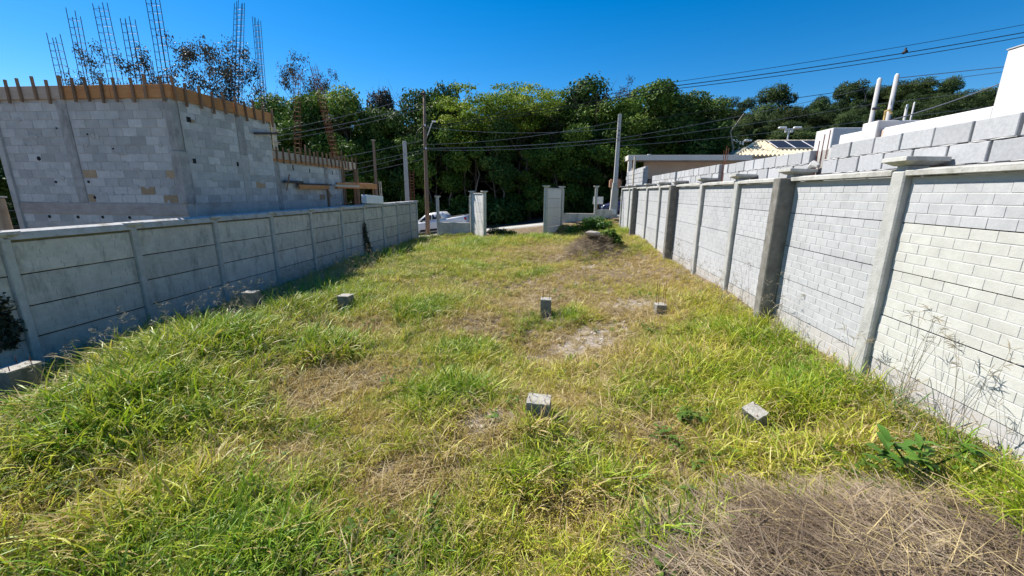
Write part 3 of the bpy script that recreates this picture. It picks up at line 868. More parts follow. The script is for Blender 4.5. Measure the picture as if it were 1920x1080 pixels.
cage((-9.52, 12.95, 4.3), (-9.5, 13.15, 7.4), 0.2, "rebar_steel", nb=6)
cage((-9.62, 14.6, 3.1), (-9.6, 15.12, 6.5), 0.22, "rust_steel")
cage((-9.60, 17.45, 3.2), (-9.62, 16.28, 7.0), 0.26, "rust_steel", nb=6)
# projecting bars that hold the scaffold
for (y0, y1, z) in ((12.2, 13.25, 4.0),):
    MB().tube([(FX1 + 0.10, y0, 3.92), (FX1 + 0.10, y1, 4.06)], 0.035, 6).build("projecting_pole", "dark_timber", ub)
for dz in (0.05, 0.12, -0.28, -0.34):
    MB().tube([(FX1 + 0.06, 12.95, 4.1 + dz), (FX1 + 0.08, 13.4, 4.06 + dz)], 0.012, 4).build("tie_stick", "pale_timber", ub)

sf = thing("scaffold", (FX1 + 0.3, 16, 2.3), "rough timber scaffold of planks along the low end of the block building", "scaffold")
def sbox(name, c, d, m_, **k):
    return MB().box(c, d, **k).build(name, m_, sf, bevel=0.004)
sbox("ledger", (FX1 + 0.16, 13.75, 2.50), (0.10, 1.0, 0.09), "dark_timber")
sbox("ledger", (FX1 + 0.14, 15.1, 2.44), (0.08, 2.2, 0.06), "dark_timber")
sbox("plank", (FX1 + 0.20, 14.95, 2.34), (0.05, 1.95, 0.15), "form_orange")
sbox("plank", (FX1 + 0.18, 17.5, 2.42), (0.05, 2.1, 0.09), "pale_timber")
sbox("plank", (FX1 + 0.10, 18.7, 2.44), (0.06, 3.9, 0.24), "form_orange")
for k in range(4):
    sbox("plank", (FX1 - 0.12 - 0.24 * k, 18.7, 2.585 + 0.004 * k), (0.22, 3.7 - 0.2 * k, 0.03), "pale_timber" if k % 2 else "form_grey")
for y in (16.1, 18.4, 20.4):
    sbox("upright", (FX1 + 0.03, y, 1.2), (0.07, 0.07, 2.6), "stake_wood")
MB().tube([(FX1 + 0.2, 13.25, 2.2), (FX1 + 0.2, 13.5, 2.75)], 0.02, 4).build("brace", "stake_wood", sf)
lad = thing("ladder", (FX1 + 0.1, 21.2, -0.6), "small pale timber ladder end standing past the scaffold", "ladder")
for dy in (-0.1, 0.12):
    MB().tube([(FX1 + 0.1, 21.2 + dy, -0.6), (FX1 + 0.05, 21.2 + dy, 2.72)], 0.025, 4).build("rail", "pale_timber", lad)
for k in range(9):
    MB().tube([(FX1 + 0.075, 21.09, -0.2 + 0.32 * k), (FX1 + 0.075, 21.33, -0.2 + 0.32 * k)], 0.016, 4).build("rung", "pale_timber", lad)
tw = thing("tan_wall", (-15.6, 9.2, -0.5), "short tan earth-stained wall at the left end of the block building", "wall")
MB().box((-15.75, 9.35, 0.72), (2.1, 0.2, 2.45)).build("panel", "tan_wall", tw, bevel=0.02)
MB().box((-15.75, 9.35, 1.965), (2.15, 0.26, 0.04)).build("coping", "coping", tw, bevel=0.006)

# white box left on the wall top
wb = thing("white_box", (-8.12, 17.45, 1.72), "white rectangular box lying on top of the shaded concrete wall", "box", rz=R(0))
MB().box((-8.12, 17.45, 1.84), (0.26, 1.65, 0.36), rx=R(-2.5)).build("shell", "white_paint", wb, bevel=0.015)
MB().box((-8.12, 16.61, 1.845), (0.22, 0.03, 0.30), rx=R(-2.5)).build("end_cap", "sign_grey", wb, bevel=0.006)

# ------------------------------------------------------------------ gate wings and street walls
def wing(p0, p1, zb, ztop, label):
    """precast panel set between two posts; p0 is the end towards the plot"""
    p0, p1 = Vector((*p0, 0)), Vector((*p1, 0))
    d = (p1 - p0); L = d.length; ang = math.atan2(d.y, d.x)
    t = thing("gate_wing", ((p0.x + p1.x) / 2, (p0.y + p1.y) / 2, zb), label, "wall", "gate wings at the street end", rz=ang)
    def pt(name, x, z, dim, m_, bev=0.008):
        me = MB().box((0, 0, 0), dim).mesh(name, bev)
        return mesh_obj(name, me, m_, t, (x, 0, z))
    for x in (-L / 2, L / 2):
        pt("post", x, (ztop - zb) / 2 - 0.15, (0.16, 0.17, ztop - zb + 0.3), "concrete_post", 0.012)
        c = mesh_obj("post_cap", cap_me, "coping", t, (x, 0, ztop - zb + 0.0))
    nb = int(math.ceil((ztop - zb) / 0.5))
    for k in range(nb):
        pt("board", 0, ztop - zb - 0.33 - 0.5 * k, (L - 0.165, 0.045, 0.488), "white_board")
    pt("coping", 0, ztop - zb - 0.05, (L - 0.165, 0.12, 0.06), "coping")
    return t
wing((-3.80, 21.6), (-4.85, 23.35), -0.35, 2.18, "white sunlit panel of the gate wing on the side of the wooden pole")
wing((-0.50, 21.6), (0.34, 23.35), -0.25, 2.48, "greyer shaded panel of the gate wing on the side of the brick patterned wall")

lwl = thing("street_wall", (-6.0, 23.9, -0.4), "low grey street wall with one slim post in front of the white pickup", "wall")
MB().box((-6.05, 23.9, -0.02), (1.86, 0.12, 0.84)).build("panel", "concrete_grey", lwl, bevel=0.01)
MB().box((-7.06, 23.9, 0.68), (0.15, 0.15, 2.4)).build("post", "concrete_post", lwl, bevel=0.01)
MB().box((-5.03, 23.9, 0.68), (0.18, 0.18, 2.6)).build("post", "concrete_post", lwl, bevel=0.01)
at(cap_me, "post_cap", "coping", lwl, (-7.06, 23.9, 1.875))
lwr = thing("street_wall", (1.6, 23.9, 0.1), "low grey street wall beside the concrete pole with green weeds before it", "wall")
MB().box((1.36, 23.9, 0.53), (1.72, 0.12, 1.04)).build("panel", "concrete_grey", lwr, bevel=0.01)
MB().box((0.42, 23.9, 1.2), (0.15, 0.15, 2.42)).build("post", "concrete_post", lwr, bevel=0.01)
MB().box((2.32, 23.9, 1.28), (0.15, 0.15, 2.5)).build("post", "concrete_post", lwr, bevel=0.01)
at(cap_me, "post_cap", "coping", lwr, (2.32, 23.9, 2.525))
MB().box((2.84, 23.9, 0.68), (0.86, 0.12, 1.2)).build("panel", "concrete_grey", lwr, bevel=0.01)
sg = thing("sign_board", (2.48, 24.25, 0.5), "blank pale sign board on a stake behind the slim street wall post", "sign")
MB().box((2.48, 24.25, 1.79), (0.58, 0.025, 0.42)).build("board", "sign_grey", sg, bevel=0.004)
MB().box((2.48, 24.28, 1.1), (0.04, 0.03, 1.5)).build("stake", "stake_wood", sg)

# ------------------------------------------------------------------ poles
cp = thing("concrete_pole", (3.42, 24.2, 0.4), "tall tapered concrete power pole with wide base at the end of the brick patterned wall", "pole")
MB().frustum((3.38, 24.2, 0.1), (0.54, 0.34), (0.26, 0.24), 2.7).build("base", "concrete_post", cp, bevel=0.012)
MB().frustum((3.40, 24.2, 2.78), (0.23, 0.2), (0.17, 0.15), 3.70).build("shaft", "pole_concrete", cp, bevel=0.012)
MB().box((3.37, 24.0, 1.16), (0.27, 0.06, 0.3)).build("meter_box", "sign_grey", cp, bevel=0.01)
for z in (5.1, 5.35, 5.6):
    MB().box((3.40, 24.07, z), (0.06, 0.10, 0.05)).build("bolt", "rebar_steel", cp)
bb = thing("brown_box", (3.5, 24.75, 2.2), "orange brown box standing behind the tapered concrete pole", "box")
MB().box((3.47, 24.75, 2.76), (0.68, 0.4, 0.50)).build("box_body", "brown_box", bb, bevel=0.06, seg=2)
MB().box((3.47, 24.75, 1.45), (0.4, 0.3, 2.1)).build("stand", "cast_column", bb, bevel=0.01)

wp = thing("wooden_pole", (-7.86, 24.3, -0.6), "tall slender wooden power pole at the street end of the shaded wall", "pole")
MB().tube([(-7.90, 24.3, -0.6), (-7.86, 24.3, 2), (-7.84, 24.3, 5), (-7.77, 24.3, 8.0)], [0.15, 0.125, 0.10, 0.075], 10).build("shaft", "pole_wood", wp, smooth_=True)
MB().tube([(-8.0, 24.9, 5.3), (-7.55, 24.0, 5.55), (-7.22, 23.8, 6.15), (-7.15, 23.75, 6.2)], 0.028, 6).build("lamp_arm", "alu", wp)
MB().box((-7.05, 23.72, 6.22), (0.26, 0.12, 0.07)).build("lamp_head", "alu", wp, bevel=0.02)
MB().tube([(-7.9, 24.2, 6.05), (-8.2, 24.1, 5.8), (-8.38, 24.1, 5.3), (-8.45, 24.15, 4.9)], 0.018, 5).build("hanging_wire", "cable_black", wp)
for z in (4.75, 6.05, 7.85):
    MB().box((-7.83, 24.18, z), (0.22, 0.12, 0.09)).build("bracket", "rebar_steel", wp, bevel=0.01)
for z in (4.72, 6.03):
    MB().tube([(-7.74, 24.12, z), (-7.74, 24.12, z + 0.12)], [0.045, 0.03], 8).build("insulator", "white_paint", wp)
wp.location = (-7.86 - 0.2, 24.3 + 0.7, -0.6)
c2 = thing("concrete_post", (-9.15, 24.5, -0.7), "square pale concrete post rising behind the far end of the shaded wall", "pole")
MB().frustum((-9.15, 24.5, -0.8), (0.24, 0.2), (0.19, 0.17), 5.95).build("shaft", "pole_concrete", c2, bevel=0.012)
for k in range(9):
    MB().tube([(-9.15, 24.38, 1.2 + 0.4 * k), (-9.15, 24.40, 1.2 + 0.4 * k)], 0.018, 6).build("bolt_hole", "hole_dark", c2)
w2 = thing("timber_post", (-11.13, 24.5, -0.9), "slim brown timber post standing beyond the scaffold", "pole")
MB().tube([(-11.13, 24.5, -1.0), (-11.1, 24.5, 5.2)], [0.095, 0.08], 8).build("shaft", "pole_wood", w2)
MB().box((-11.1, 24.5, 5.22), (0.2, 0.2, 0.04)).build("cap", "pale_timber", w2)
rl = thing("rebar_ladder", (-8.5, 23.6, -0.6), "upright rusty rebar cage between the wooden pole and the pale concrete post", "rebar cage")
for ox in (-0.11, 0.11):
    for oy in (-0.06, 0.06):
        MB().tube([(-8.5 + ox, 23.6 + oy, -0.6), (-8.48 + ox, 23.6 + oy, 3.4)], 0.012, 4).build("bar", "rust_steel", rl)
sm = MB()
for k in range(22):
    z = -0.3 + 0.165 * k
    q = [Vector((-8.49 + ox, 23.6 + oy, z)) for ox, oy in ((-.11, -.06), (.11, -.06), (.11, .06), (-.11, .06))]
    sm.tube(q + [q[0]], 0.008, 3, cap=False)
sm.build("stirrups", "rust_steel", rl)
for i, (x, y, z0, zt, w, lab) in enumerate(((10.25, 15.2, 0.5, 5.85, 0.215, "nearer of two pale concrete poles over the white house wall, holding a cable hook"),
                                      (10.85, 15.35, 0.5, 6.0, 0.215, "pale concrete pole over the white house wall with a thin cable tied at its top"),
                                      (17.3, 23.4, 1.0, 6.6, 0.20, "short stubby pale post beyond the top edge of the white house wall"),
                                      (17.75, 23.6, 1.0, 6.75, 0.13, "thinnest pale post beyond the top edge of the white house wall"))):
    t = thing("concrete_pole", (x, y, z0), lab, "pole", "pale concrete poles over the white house")
    MB().tube([(x, y, z0), (x, y, zt)], [w * 0.36, w * 0.29], 8).build("shaft", "pole_concrete", t, bevel=0.0, smooth_=True)
    MB().tube([(x, y, zt), (x, y, zt + 0.04)], [w * 0.26, w * 0.15], 8).build("cap", "white_paint", t)
    if i == 0:
        MB().tube([(x - 0.1, y - 0.1, 4.95), (x + 0.1, y - 0.1, 4.95)], 0.04, 6).build("clamp", "rebar_steel", t)

# ------------------------------------------------------------------ cables
def cable(pts, r, label, sag=0.0, n=12):
    m_ = "cable_black" if "across the sky" in label or "hook" in label else "cable_lit"
    r = max(r, 0.014)
    P = []
    for a, b_ in zip(pts[:-1], pts[1:]):
        a, b_ = Vector(a), Vector(b_)
        for k in range(n):
            t = k / n
            q = a.lerp(b_, t); q.z -= sag * 4 * t * (1 - t)
            P.append(q)
    P.append(Vector(pts[-1]))
    o = MB().tube(P, r, 4).build("cable", m_)
    tag(o, label, "cable", "power and phone cables along the street")
    return o
G_UP = "power cable from the wooden pole up across the sky"
cable([(-8.0, 24.9, 6.0), (6.4, 24.5, 7.95), (22.6, 24.5, 10.06), (40, 24.5, 12.4)], 0.024, "thick black middle " + G_UP, 0.12)
cable([(-8.0, 24.9, 5.9), (6.4, 24.5, 7.80), (22.6, 24.5, 9.86), (40, 24.5, 12.2)], 0.02, "black lowest " + G_UP, 0.14)
cable([(-8.0, 24.9, 6.15), (6.4, 24.5, 8.15), (22.6, 24.5, 10.42), (40, 24.5, 12.9)], 0.012, "thin faint topmost " + G_UP, 0.1)
sp = thing("cable_spacer", (17.5, 24.5, 9.3), "small round spacer clipped on the power cables against the sky", "spacer")
MB().tube([(17.45, 24.4, 9.32), (17.45, 24.6, 9.32)], 0.075, 10).build("ring", "cable_black", sp)
MB().box((17.45, 24.5, 9.42), (0.05, 0.1, 0.2)).build("clip", "rebar_steel", sp)
cable([(-8.0, 24.9, 4.78), (3.37, 24.1, 5.2)], 0.02, "thick black cable from the wooden pole to the tapered concrete pole, lower one", 0.12)
cable([(-8.0, 24.9, 4.70), (3.37, 24.1, 5.05)], 0.012, "thin black cable just under the thick one between the two street poles", 0.2)
cable([(-8.0, 24.9, 6.0), (3.37, 24.1, 5.75)], 0.010, "slack thin cable from the lamp bracket down to the tapered concrete pole", 0.3)
cable([(-8.0, 24.9, 5.0), (3.37, 24.1, 6.1)], 0.008, "thin cable rising from the wooden pole to near the tapered pole top", 0.25)
for z0, z1, r, lab in ((5.2, 8.2, 0.016, "black cable from the tapered concrete pole to the hillside, uppermost of three"), (5.05, 7.4, 0.012, "black cable from the tapered concrete pole to the hillside, middle of three"), (4.8, 6.6, 0.012, "black cable from the tapered concrete pole to the hillside, lowest of three")):
    cable([(3.4, 24.2, z0), (15.8, 24.5, z1 - 0.6), (40, 24.5, z1 + 2.4)], r, lab, 0.1)
cable([(3.4, 24.2, 6.0), (15.8, 24.5, 7.65)], 0.018, "black cable ending in a hanging hook beside the nearer pale concrete pole", 0.0)
cable([(15.8, 24.5, 7.65), (15.95, 24.4, 7.3), (15.9, 24.3, 6.95), (15.6, 24.3, 6.75), (15.75, 24.3, 6.65), (16.4, 24.3, 6.95)], 0.03, "looped hook of black cable hanging left of the nearer pale concrete pole", 0.0, 3)
cable([(10.2, 15.1, 4.4), (10.2, 15.1, 4.42), (17, 18, 6.6), (26, 22, 9.2)], 0.02, "black cable from the nearer pale concrete pole rising behind the tall white wall", 0.1)
cable([(10.9, 15.3, 5.9), (18, 18.5, 7.1), (26, 22, 8.4)], 0.010, "thin cable tied to the top of the further pale concrete pole", 0.0)
for z0, z1, r, lab in ((7.85, 5.75, 0.016, "cable from the wooden pole top running down behind the block building, upper one"), (7.3, 5.45, 0.02, "cable from the wooden pole top running down behind the block building, middle one"), (7.1, 5.15, 0.014, "cable from the wooden pole top running down behind the block building, lower one")):
    cable([(-8.0, 25.0, z0), (-17.8, 24.5, z1), (-45, 24.5, z1 - 4.5)], r, lab, 0.15)
for z0, z1, r, lab in ((5.3, 3.75, 0.018, "pale-lit cable passing over the slim timber post"), (4.75, 3.2, 0.014, "cable passing behind the pale concrete post, upper one"), (4.6, 2.7, 0.012, "cable passing behind the pale concrete post, lower one"), (4.2, 2.6, 0.010, "lowest thin cable passing behind the scaffold end")):
    cable([(-8.0, 25.0, z0), (-17.0, 24.5, z1), (-45, 24.5, z1 - 4.0)], r, lab, 0.12)

# ------------------------------------------------------------------ vehicles
def wheel(par, x, y, z, r=0.31):
    w = mesh_obj("wheel", MB().tube([(0, -0.09, 0), (0, 0.09, 0)], r, 18).mesh("wheel", 0.02), "tyre", par, (x, y, z))
    mesh_obj("rim", MB().tube([(0, -0.102, 0), (0, -0.09, 0)], r * 0.62, 12).mesh("rim"), "alloy", w, (0, 0, 0))
    return w

def loft(sections, name, mat_, par):
    """body from cross sections: list of (x, [(y,z)...]) with the same count"""
    vs_, fs_ = [], []
    n_ = len(sections[0][1])
    for x, pr in sections:
        vs_ += [(x, y, z) for y, z in pr]
    for i in range(len(sections) - 1):
        for k in range(n_):
            a, b_ = i * n_ + k, i * n_ + (k + 1) % n_
            fs_.append((a, b_, b_ + n_, a + n_))
    fs_.append(tuple(reversed(range(n_)))); e = (len(sections) - 1) * n_
    fs_.append(tuple(range(e, e + n_)))
    me = MB().add(vs_, fs_).mesh(name)
    bm = bmesh.new(); bm.from_mesh(me)
    bmesh.ops.bevel(bm, geom=[e_ for e_ in bm.edges], offset=0.02, segments=2, affect='EDGES', clamp_overlap=True)
    bm.to_mesh(me); bm.free()
    me.polygons.foreach_set("use_smooth", [True] * len(me.polygons))
    return mesh_obj(name, me, mat_, par)

def sec(w, z0, z1, tuck=0.04):
    return [(-w + tuck, z0), (-w, z0 + 0.25 * (z1 - z0)), (-w, z0 + 0.75 * (z1 - z0)), (-w + tuck, z1), (w - tuck, z1), (w, z0 + 0.75 * (z1 - z0)), (w, z0 + 0.25 * (z1 - z0)), (w - tuck, z0)]

def cab(w0, w1, z0, z1):
    return [(-w0, z0), (-w1, z1), (w1, z1), (w0, z0)]

pk = thing("pickup_truck", (-7.95, 27.0, float(street(-7.95)) - 0.175), "white pickup truck parked in the street beyond the wooden pole", "pickup")
pk.rotation_euler = (0, -0.12, 0)
loft([(-2.2, sec(0.72, 0.35, 0.72)), (-2.05, sec(0.80, 0.27, 0.88)), (-1.1, sec(0.84, 0.25, 0.98)), (-0.2, sec(0.85, 0.25, 1.02)), (0.75, sec(0.85, 0.25, 1.04)), (1.4, sec(0.85, 0.27, 1.10)), (2.15, sec(0.84, 0.33, 1.14)), (2.25, sec(0.80, 0.4, 1.08))], "body", "car_white", pk)
cb = loft([(-1.25, cab(0.70, 0.66, 0.96, 1.0)), (-0.55, cab(0.76, 0.60, 0.98, 1.46)), (0.1, cab(0.78, 0.62, 0.98, 1.54)), (0.62, cab(0.78, 0.62, 0.98, 1.50)), (0.95, cab(0.74, 0.60, 0.98, 1.12))], "cabin", "car_white", pk)
for s_ in (-1, 1):
    def win(pts, nm="side_window"):
        q = [(x, s_ * (0.775 - (z - 0.98) * 0.30 + 0.008), z) for x, z in pts]
        q2 = [(x, y - s_ * 0.02, z) for x, y, z in q]
        k_ = len(q)
        mesh_obj(nm, MB().add(q + q2, [tuple(range(k_)), tuple(reversed(range(k_, 2 * k_)))] + [(i, (i + 1) % k_, k_ + (i + 1) % k_, k_ + i) for i in range(k_)]).mesh(nm), "car_glass", pk)
    win([(-0.95, 1.06), (-0.15, 1.08), (-0.15, 1.40), (-0.52, 1.38)])
    win([(-0.08, 1.08), (0.52, 1.10), (0.46, 1.38), (-0.08, 1.42)])
    for x in (-1.45, 1.35):
        wheel(pk, x, s_ * 0.76 if s_ < 0 else 0.76, 0.31)
    mesh_obj("tail_light", MB().box((2.17, s_ * 0.79, 0.92), (0.16, 0.10, 0.20)).mesh("tail_light", 0.02), "red_lens", pk)
    mesh_obj("headlight", MB().box((-2.12, s_ * 0.66, 0.72), (0.14, 0.24, 0.14)).mesh("headlight", 0.02), "clear_lens", pk)
    mesh_obj("mirror", MB().box((-0.78, s_ * 0.93, 1.07), (0.12, 0.16, 0.13)).mesh("mirror", 0.03), "car_trim", pk)
    mesh_obj("roof_rack", MB().tube([(-0.35, s_ * 0.5, 1.56), (0.75, s_ * 0.5, 1.60)], 0.02, 5).mesh("roof_rack"), "car_trim", pk)
mesh_obj("windscreen", MB().add([(-1.22, -0.62, 1.03), (-1.22, 0.62, 1.03), (-0.60, 0.55, 1.43), (-0.60, -0.55, 1.43), (-1.2, -0.62, 1.0), (-1.2, 0.62, 1.0), (-0.58, 0.55, 1.40), (-0.58, -0.55, 1.40)], [(0, 1, 2, 3), (7, 6, 5, 4), (0, 4, 5, 1), (1, 5, 6, 2), (2, 6, 7, 3), (3, 7, 4, 0)]).mesh("windscreen"), "car_glass", pk)
mesh_obj("bed_cover", MB().box((1.55, 0, 1.135), (1.15, 1.5, 0.05), ry=R(-2)).mesh("bed_cover", 0.015), "car_trim", pk)
mesh_obj("bumper", MB().box((2.27, 0, 0.48), (0.10, 1.6, 0.2)).mesh("bumper", 0.03), "car_trim", pk)
mesh_obj("sill_panel", MB().box((0, -0.852, 0.42), (2.0, 0.03, 0.14)).mesh("sill_panel", 0.01), "car_trim", pk)

hc = thing("hatchback_car", (4.9, 27.2, float(street(4.9)) - 0.175), "dark blue car parked in the street partly hidden by the tapered concrete pole", "car")
hc.rotation_euler = (0, -0.12, 0)
loft([(-1.9, sec(0.68, 0.32, 0.68)), (-1.75, sec(0.78, 0.25, 0.82)), (-0.9, sec(0.82, 0.23, 0.94)), (0.4, sec(0.83, 0.23, 0.98)), (1.6, sec(0.82, 0.25, 1.0)), (1.9, sec(0.76, 0.35, 0.95))], "body", "car_blue", hc)
loft([(-1.0, cab(0.70, 0.66, 0.92, 0.96)), (-0.3, cab(0.74, 0.58, 0.94, 1.42)), (0.6, cab(0.76, 0.60, 0.94, 1.48)), (1.4, cab(0.74, 0.58, 0.94, 1.42)), (1.8, cab(0.70, 0.60, 0.94, 1.02))], "cabin", "car_glass", hc)
mesh_obj("roof", MB().box((0.55, 0, 1.475), (1.75, 1.18, 0.03)).mesh("roof", 0.012), "car_blue", hc)
for s_ in (-1, 1):
    for x in (-1.2, 1.2): wheel(hc, x, s_ * 0.74, 0.3, 0.3)
    mesh_obj("headlight", MB().box((-1.78, s_ * 0.60, 0.68), (0.2, 0.26, 0.14)).mesh("headlight", 0.03), "clear_lens", hc)
    mesh_obj("tail_light", MB().box((1.84, s_ * 0.66, 0.82), (0.12, 0.16, 0.22)).mesh("tail_light", 0.02), "red_lens", hc)
    mesh_obj("mirror", MB().box((-0.55, s_ * 0.92, 1.02), (0.12, 0.18, 0.13)).mesh("mirror", 0.03), "red_lens", hc)

# ------------------------------------------------------------------ houses on the right
fh = thing("flat_roof_house", (8, 29, 0.8), "cream flat roofed house with a deep overhanging slab behind the block wall", "house")
MB().box((8.5, 30.4, 4.49), (7.7, 4.8, 0.32)).build("roof", "cream_render", fh, bevel=0.01)
MB().box((9.1, 30.9, 2.55), (6.3, 3.0, 3.55)).build("wall", "pink_render", fh, bevel=0.01)
MB().box((4.82, 28.25, 2.55), (0.22, 0.3, 3.56)).build("pillar", "cream_render", fh, bevel=0.01)
MB().box((5.15, 29.6, 2.4), (0.2, 2.2, 3.8)).build("side_wall", "pink_render", fh, bevel=0.01)
wd = MB().box((8.1, 29.39, 2.75), (3.6, 0.05, 0.9)).build("window", "car_trim", fh)
for k in range(3):
    MB().box((6.9 + 1.2 * k, 29.355, 2.75), (1.1, 0.02, 0.82)).build("pane", "car_glass", wd)
MB().box((6.0, 28.1, 4.68), (0.2, 0.2, 0.06)).build("roof_vent", "white_render", fh)

th = thing("tiled_house", (17, 33, 1.5), "far house with a cream tiled hip roof carrying dark solar panels", "house")
# hip roof, front slope faces the plot
e0, e1 = (12.1, 30.0, 4.75), (21.5, 30.0, 4.75)
r0, r1 = (14.75, 33.0, 5.98), (21.5, 33.0, 5.98)
b0, b1 = (12.1, 36.0, 4.75), (21.5, 36.0, 4.75)
MB().add([e0, e1, r1, r0, b0, b1], [(0, 1, 2, 3), (0, 3, 4), (4, 3, 2, 5), (0, 4, 5, 1), (1, 5, 2)]).build("roof", "roof_tile", th)
rows_ = []
n_t = 34
tile_me = None
V0 = Vector(e0); up_ = (Vector((e0[0], 33.0, 5.98)) - V0)
slope_len = up_.length; slope = up_.normalized()
tile_me = MB().tube([(0, 0, 0), (0, 0, 0.46)], [0.10, 0.085], 6).mesh("roof_tile")
cnt = 0
for i in range(int(9.4 / 0.27)):
    x = 12.2 + 0.27 * i
    maxs = slope_len if x > 14.75 else slope_len * max(0.0, (x - 12.1) / 2.65)
    k = 0
    while 0.42 * k + 0.4 < maxs + 0.15:
        s0 = 0.42 * k
        pos = Vector((x, e0[1], e0[2])) + slope * s0 + Vector((0, -0.03, 0.03))
        if cnt < 290 and not (15.2 < x < 21 and s0 > 1.2):
            at(tile_me, "roof_tile", "roof_tile", th, pos, rot=slope.to_track_quat('Z', 'Y').to_euler())
            cnt += 1
        k += 1
for k in range(12):
    a = Vector(e0).lerp(Vector(r0), k / 12); b_ = Vector(e0).lerp(Vector(r0), (k + 1.1) / 12)
    MB().tube([a + Vector((0, 0, 0.05)), b_ + Vector((0, 0, 0.05))], [0.13, 0.11], 6).build("ridge_tile", "roof_tile", th)
for k in range(16):
    a = Vector(r0).lerp(Vector(r1), k / 16); b_ = Vector(r0).lerp(Vector(r1), (k + 1.1) / 16)
    MB().tube([a + Vector((0, 0, 0.05)), b_ + Vector((0, 0, 0.05))], [0.13, 0.11], 6).build("ridge_tile", "roof_tile", th)
MB().box((16.9, 33.0, 3.1), (8.6, 5.2, 3.2)).build("wall", "cream_render", th)
sang = math.atan2(up_.z, up_.y)
for k in range(4):
    pos = Vector((15.85 + 1.17 * k, e0[1], e0[2])) + slope * 2.05 + Vector((0, -0.06, 0.17))
    pn = MB().box((0, 0, 0), (1.12, 1.75, 0.04)).mesh("solar_panel", 0.005)
    o = at(pn, "solar_panel", "alu", th, pos, rot=(sang, 0, 0))
    mesh_obj("glass", MB().box((0, 0, 0.022), (1.04, 1.67, 0.012)).mesh("glass"), "solar_glass", o)

wh = thing("white_house", (8, 8, 0.5), "plain white rendered house with stepped walls rising above the block wall", "house")
def hbox(name, x0, x1, y0, y1, z0, z1, m_="white_render", bev=0.015):
    return MB().box(((x0 + x1) / 2, (y0 + y1) / 2, (z0 + z1) / 2), (x1 - x0, y1 - y0, z1 - z0)).build(name, m_, wh, bevel=bev)
hbox("tower", 6.5, 10.5, 2.2, 7.2, 0.2, 4.28)
hbox("wall", 6.52, 7.0, 7.2, 9.28, 0.2, 3.53)
hbox("wall", 6.52, 8.6, 9.46, 9.9, 0.2, 3.70)
hbox("wall", 6.54, 7.0, 9.9, 10.6, 0.2, 3.56)
hbox("reveal", 6.6, 6.9, 9.28, 9.46, 0.2, 3.52, "pink_render")
hbox("annex", 8.0, 11.2, 13.3, 14.1, 0.2, 4.12)
hbox("roof", 7.0, 10.5, 7.2, 9.4, 3.0, 3.2)
hbox("tower_coping", 6.49, 10.51, 2.19, 7.21, 4.283, 4.30, "coping", 0.004)
MB().tube([(6.75, 9.65, 3.70), (6.75, 9.65, 3.83), (6.72, 9.62, 3.90), (6.76, 9.58, 3.92), (6.8, 9.55, 3.84)], 0.022, 6).build("vent_pipe", "yellow_pipe", wh)

for i, (x, y, zt, lab) in enumerate(((20.4, 40, 7.9, "street lamp with twin pale heads above the solar panels"), (16.4, 40, 6.85, "street lamp with twin pale heads just left of the tiled roof"))):
    zb = Z(x, y)
    t = thing("street_lamp", (x, y, zb), lab, "street lamp", "street lamps beyond the tiled house")
    MB().tube([(x, y, zb), (x, y, zt)], [0.09, 0.06], 6).build("column", "alu", t)
    MB().box((x, y, zt), (1.6, 0.06, 0.05)).build("crossbar", "alu", t)
    for s_ in (-1, 1):
        MB().box((x + s_ * 0.62, y - 0.1, zt + 0.08), (0.62, 0.3, 0.16)).build("lamp_head", "white_paint", t, bevel=0.04)
        MB().tube([(x + s_ * 0.25, y, zt - 0.30), (x + s_ * 0.25, y, zt - 0.05)], 0.10, 8).build("sensor", "white_paint", t)

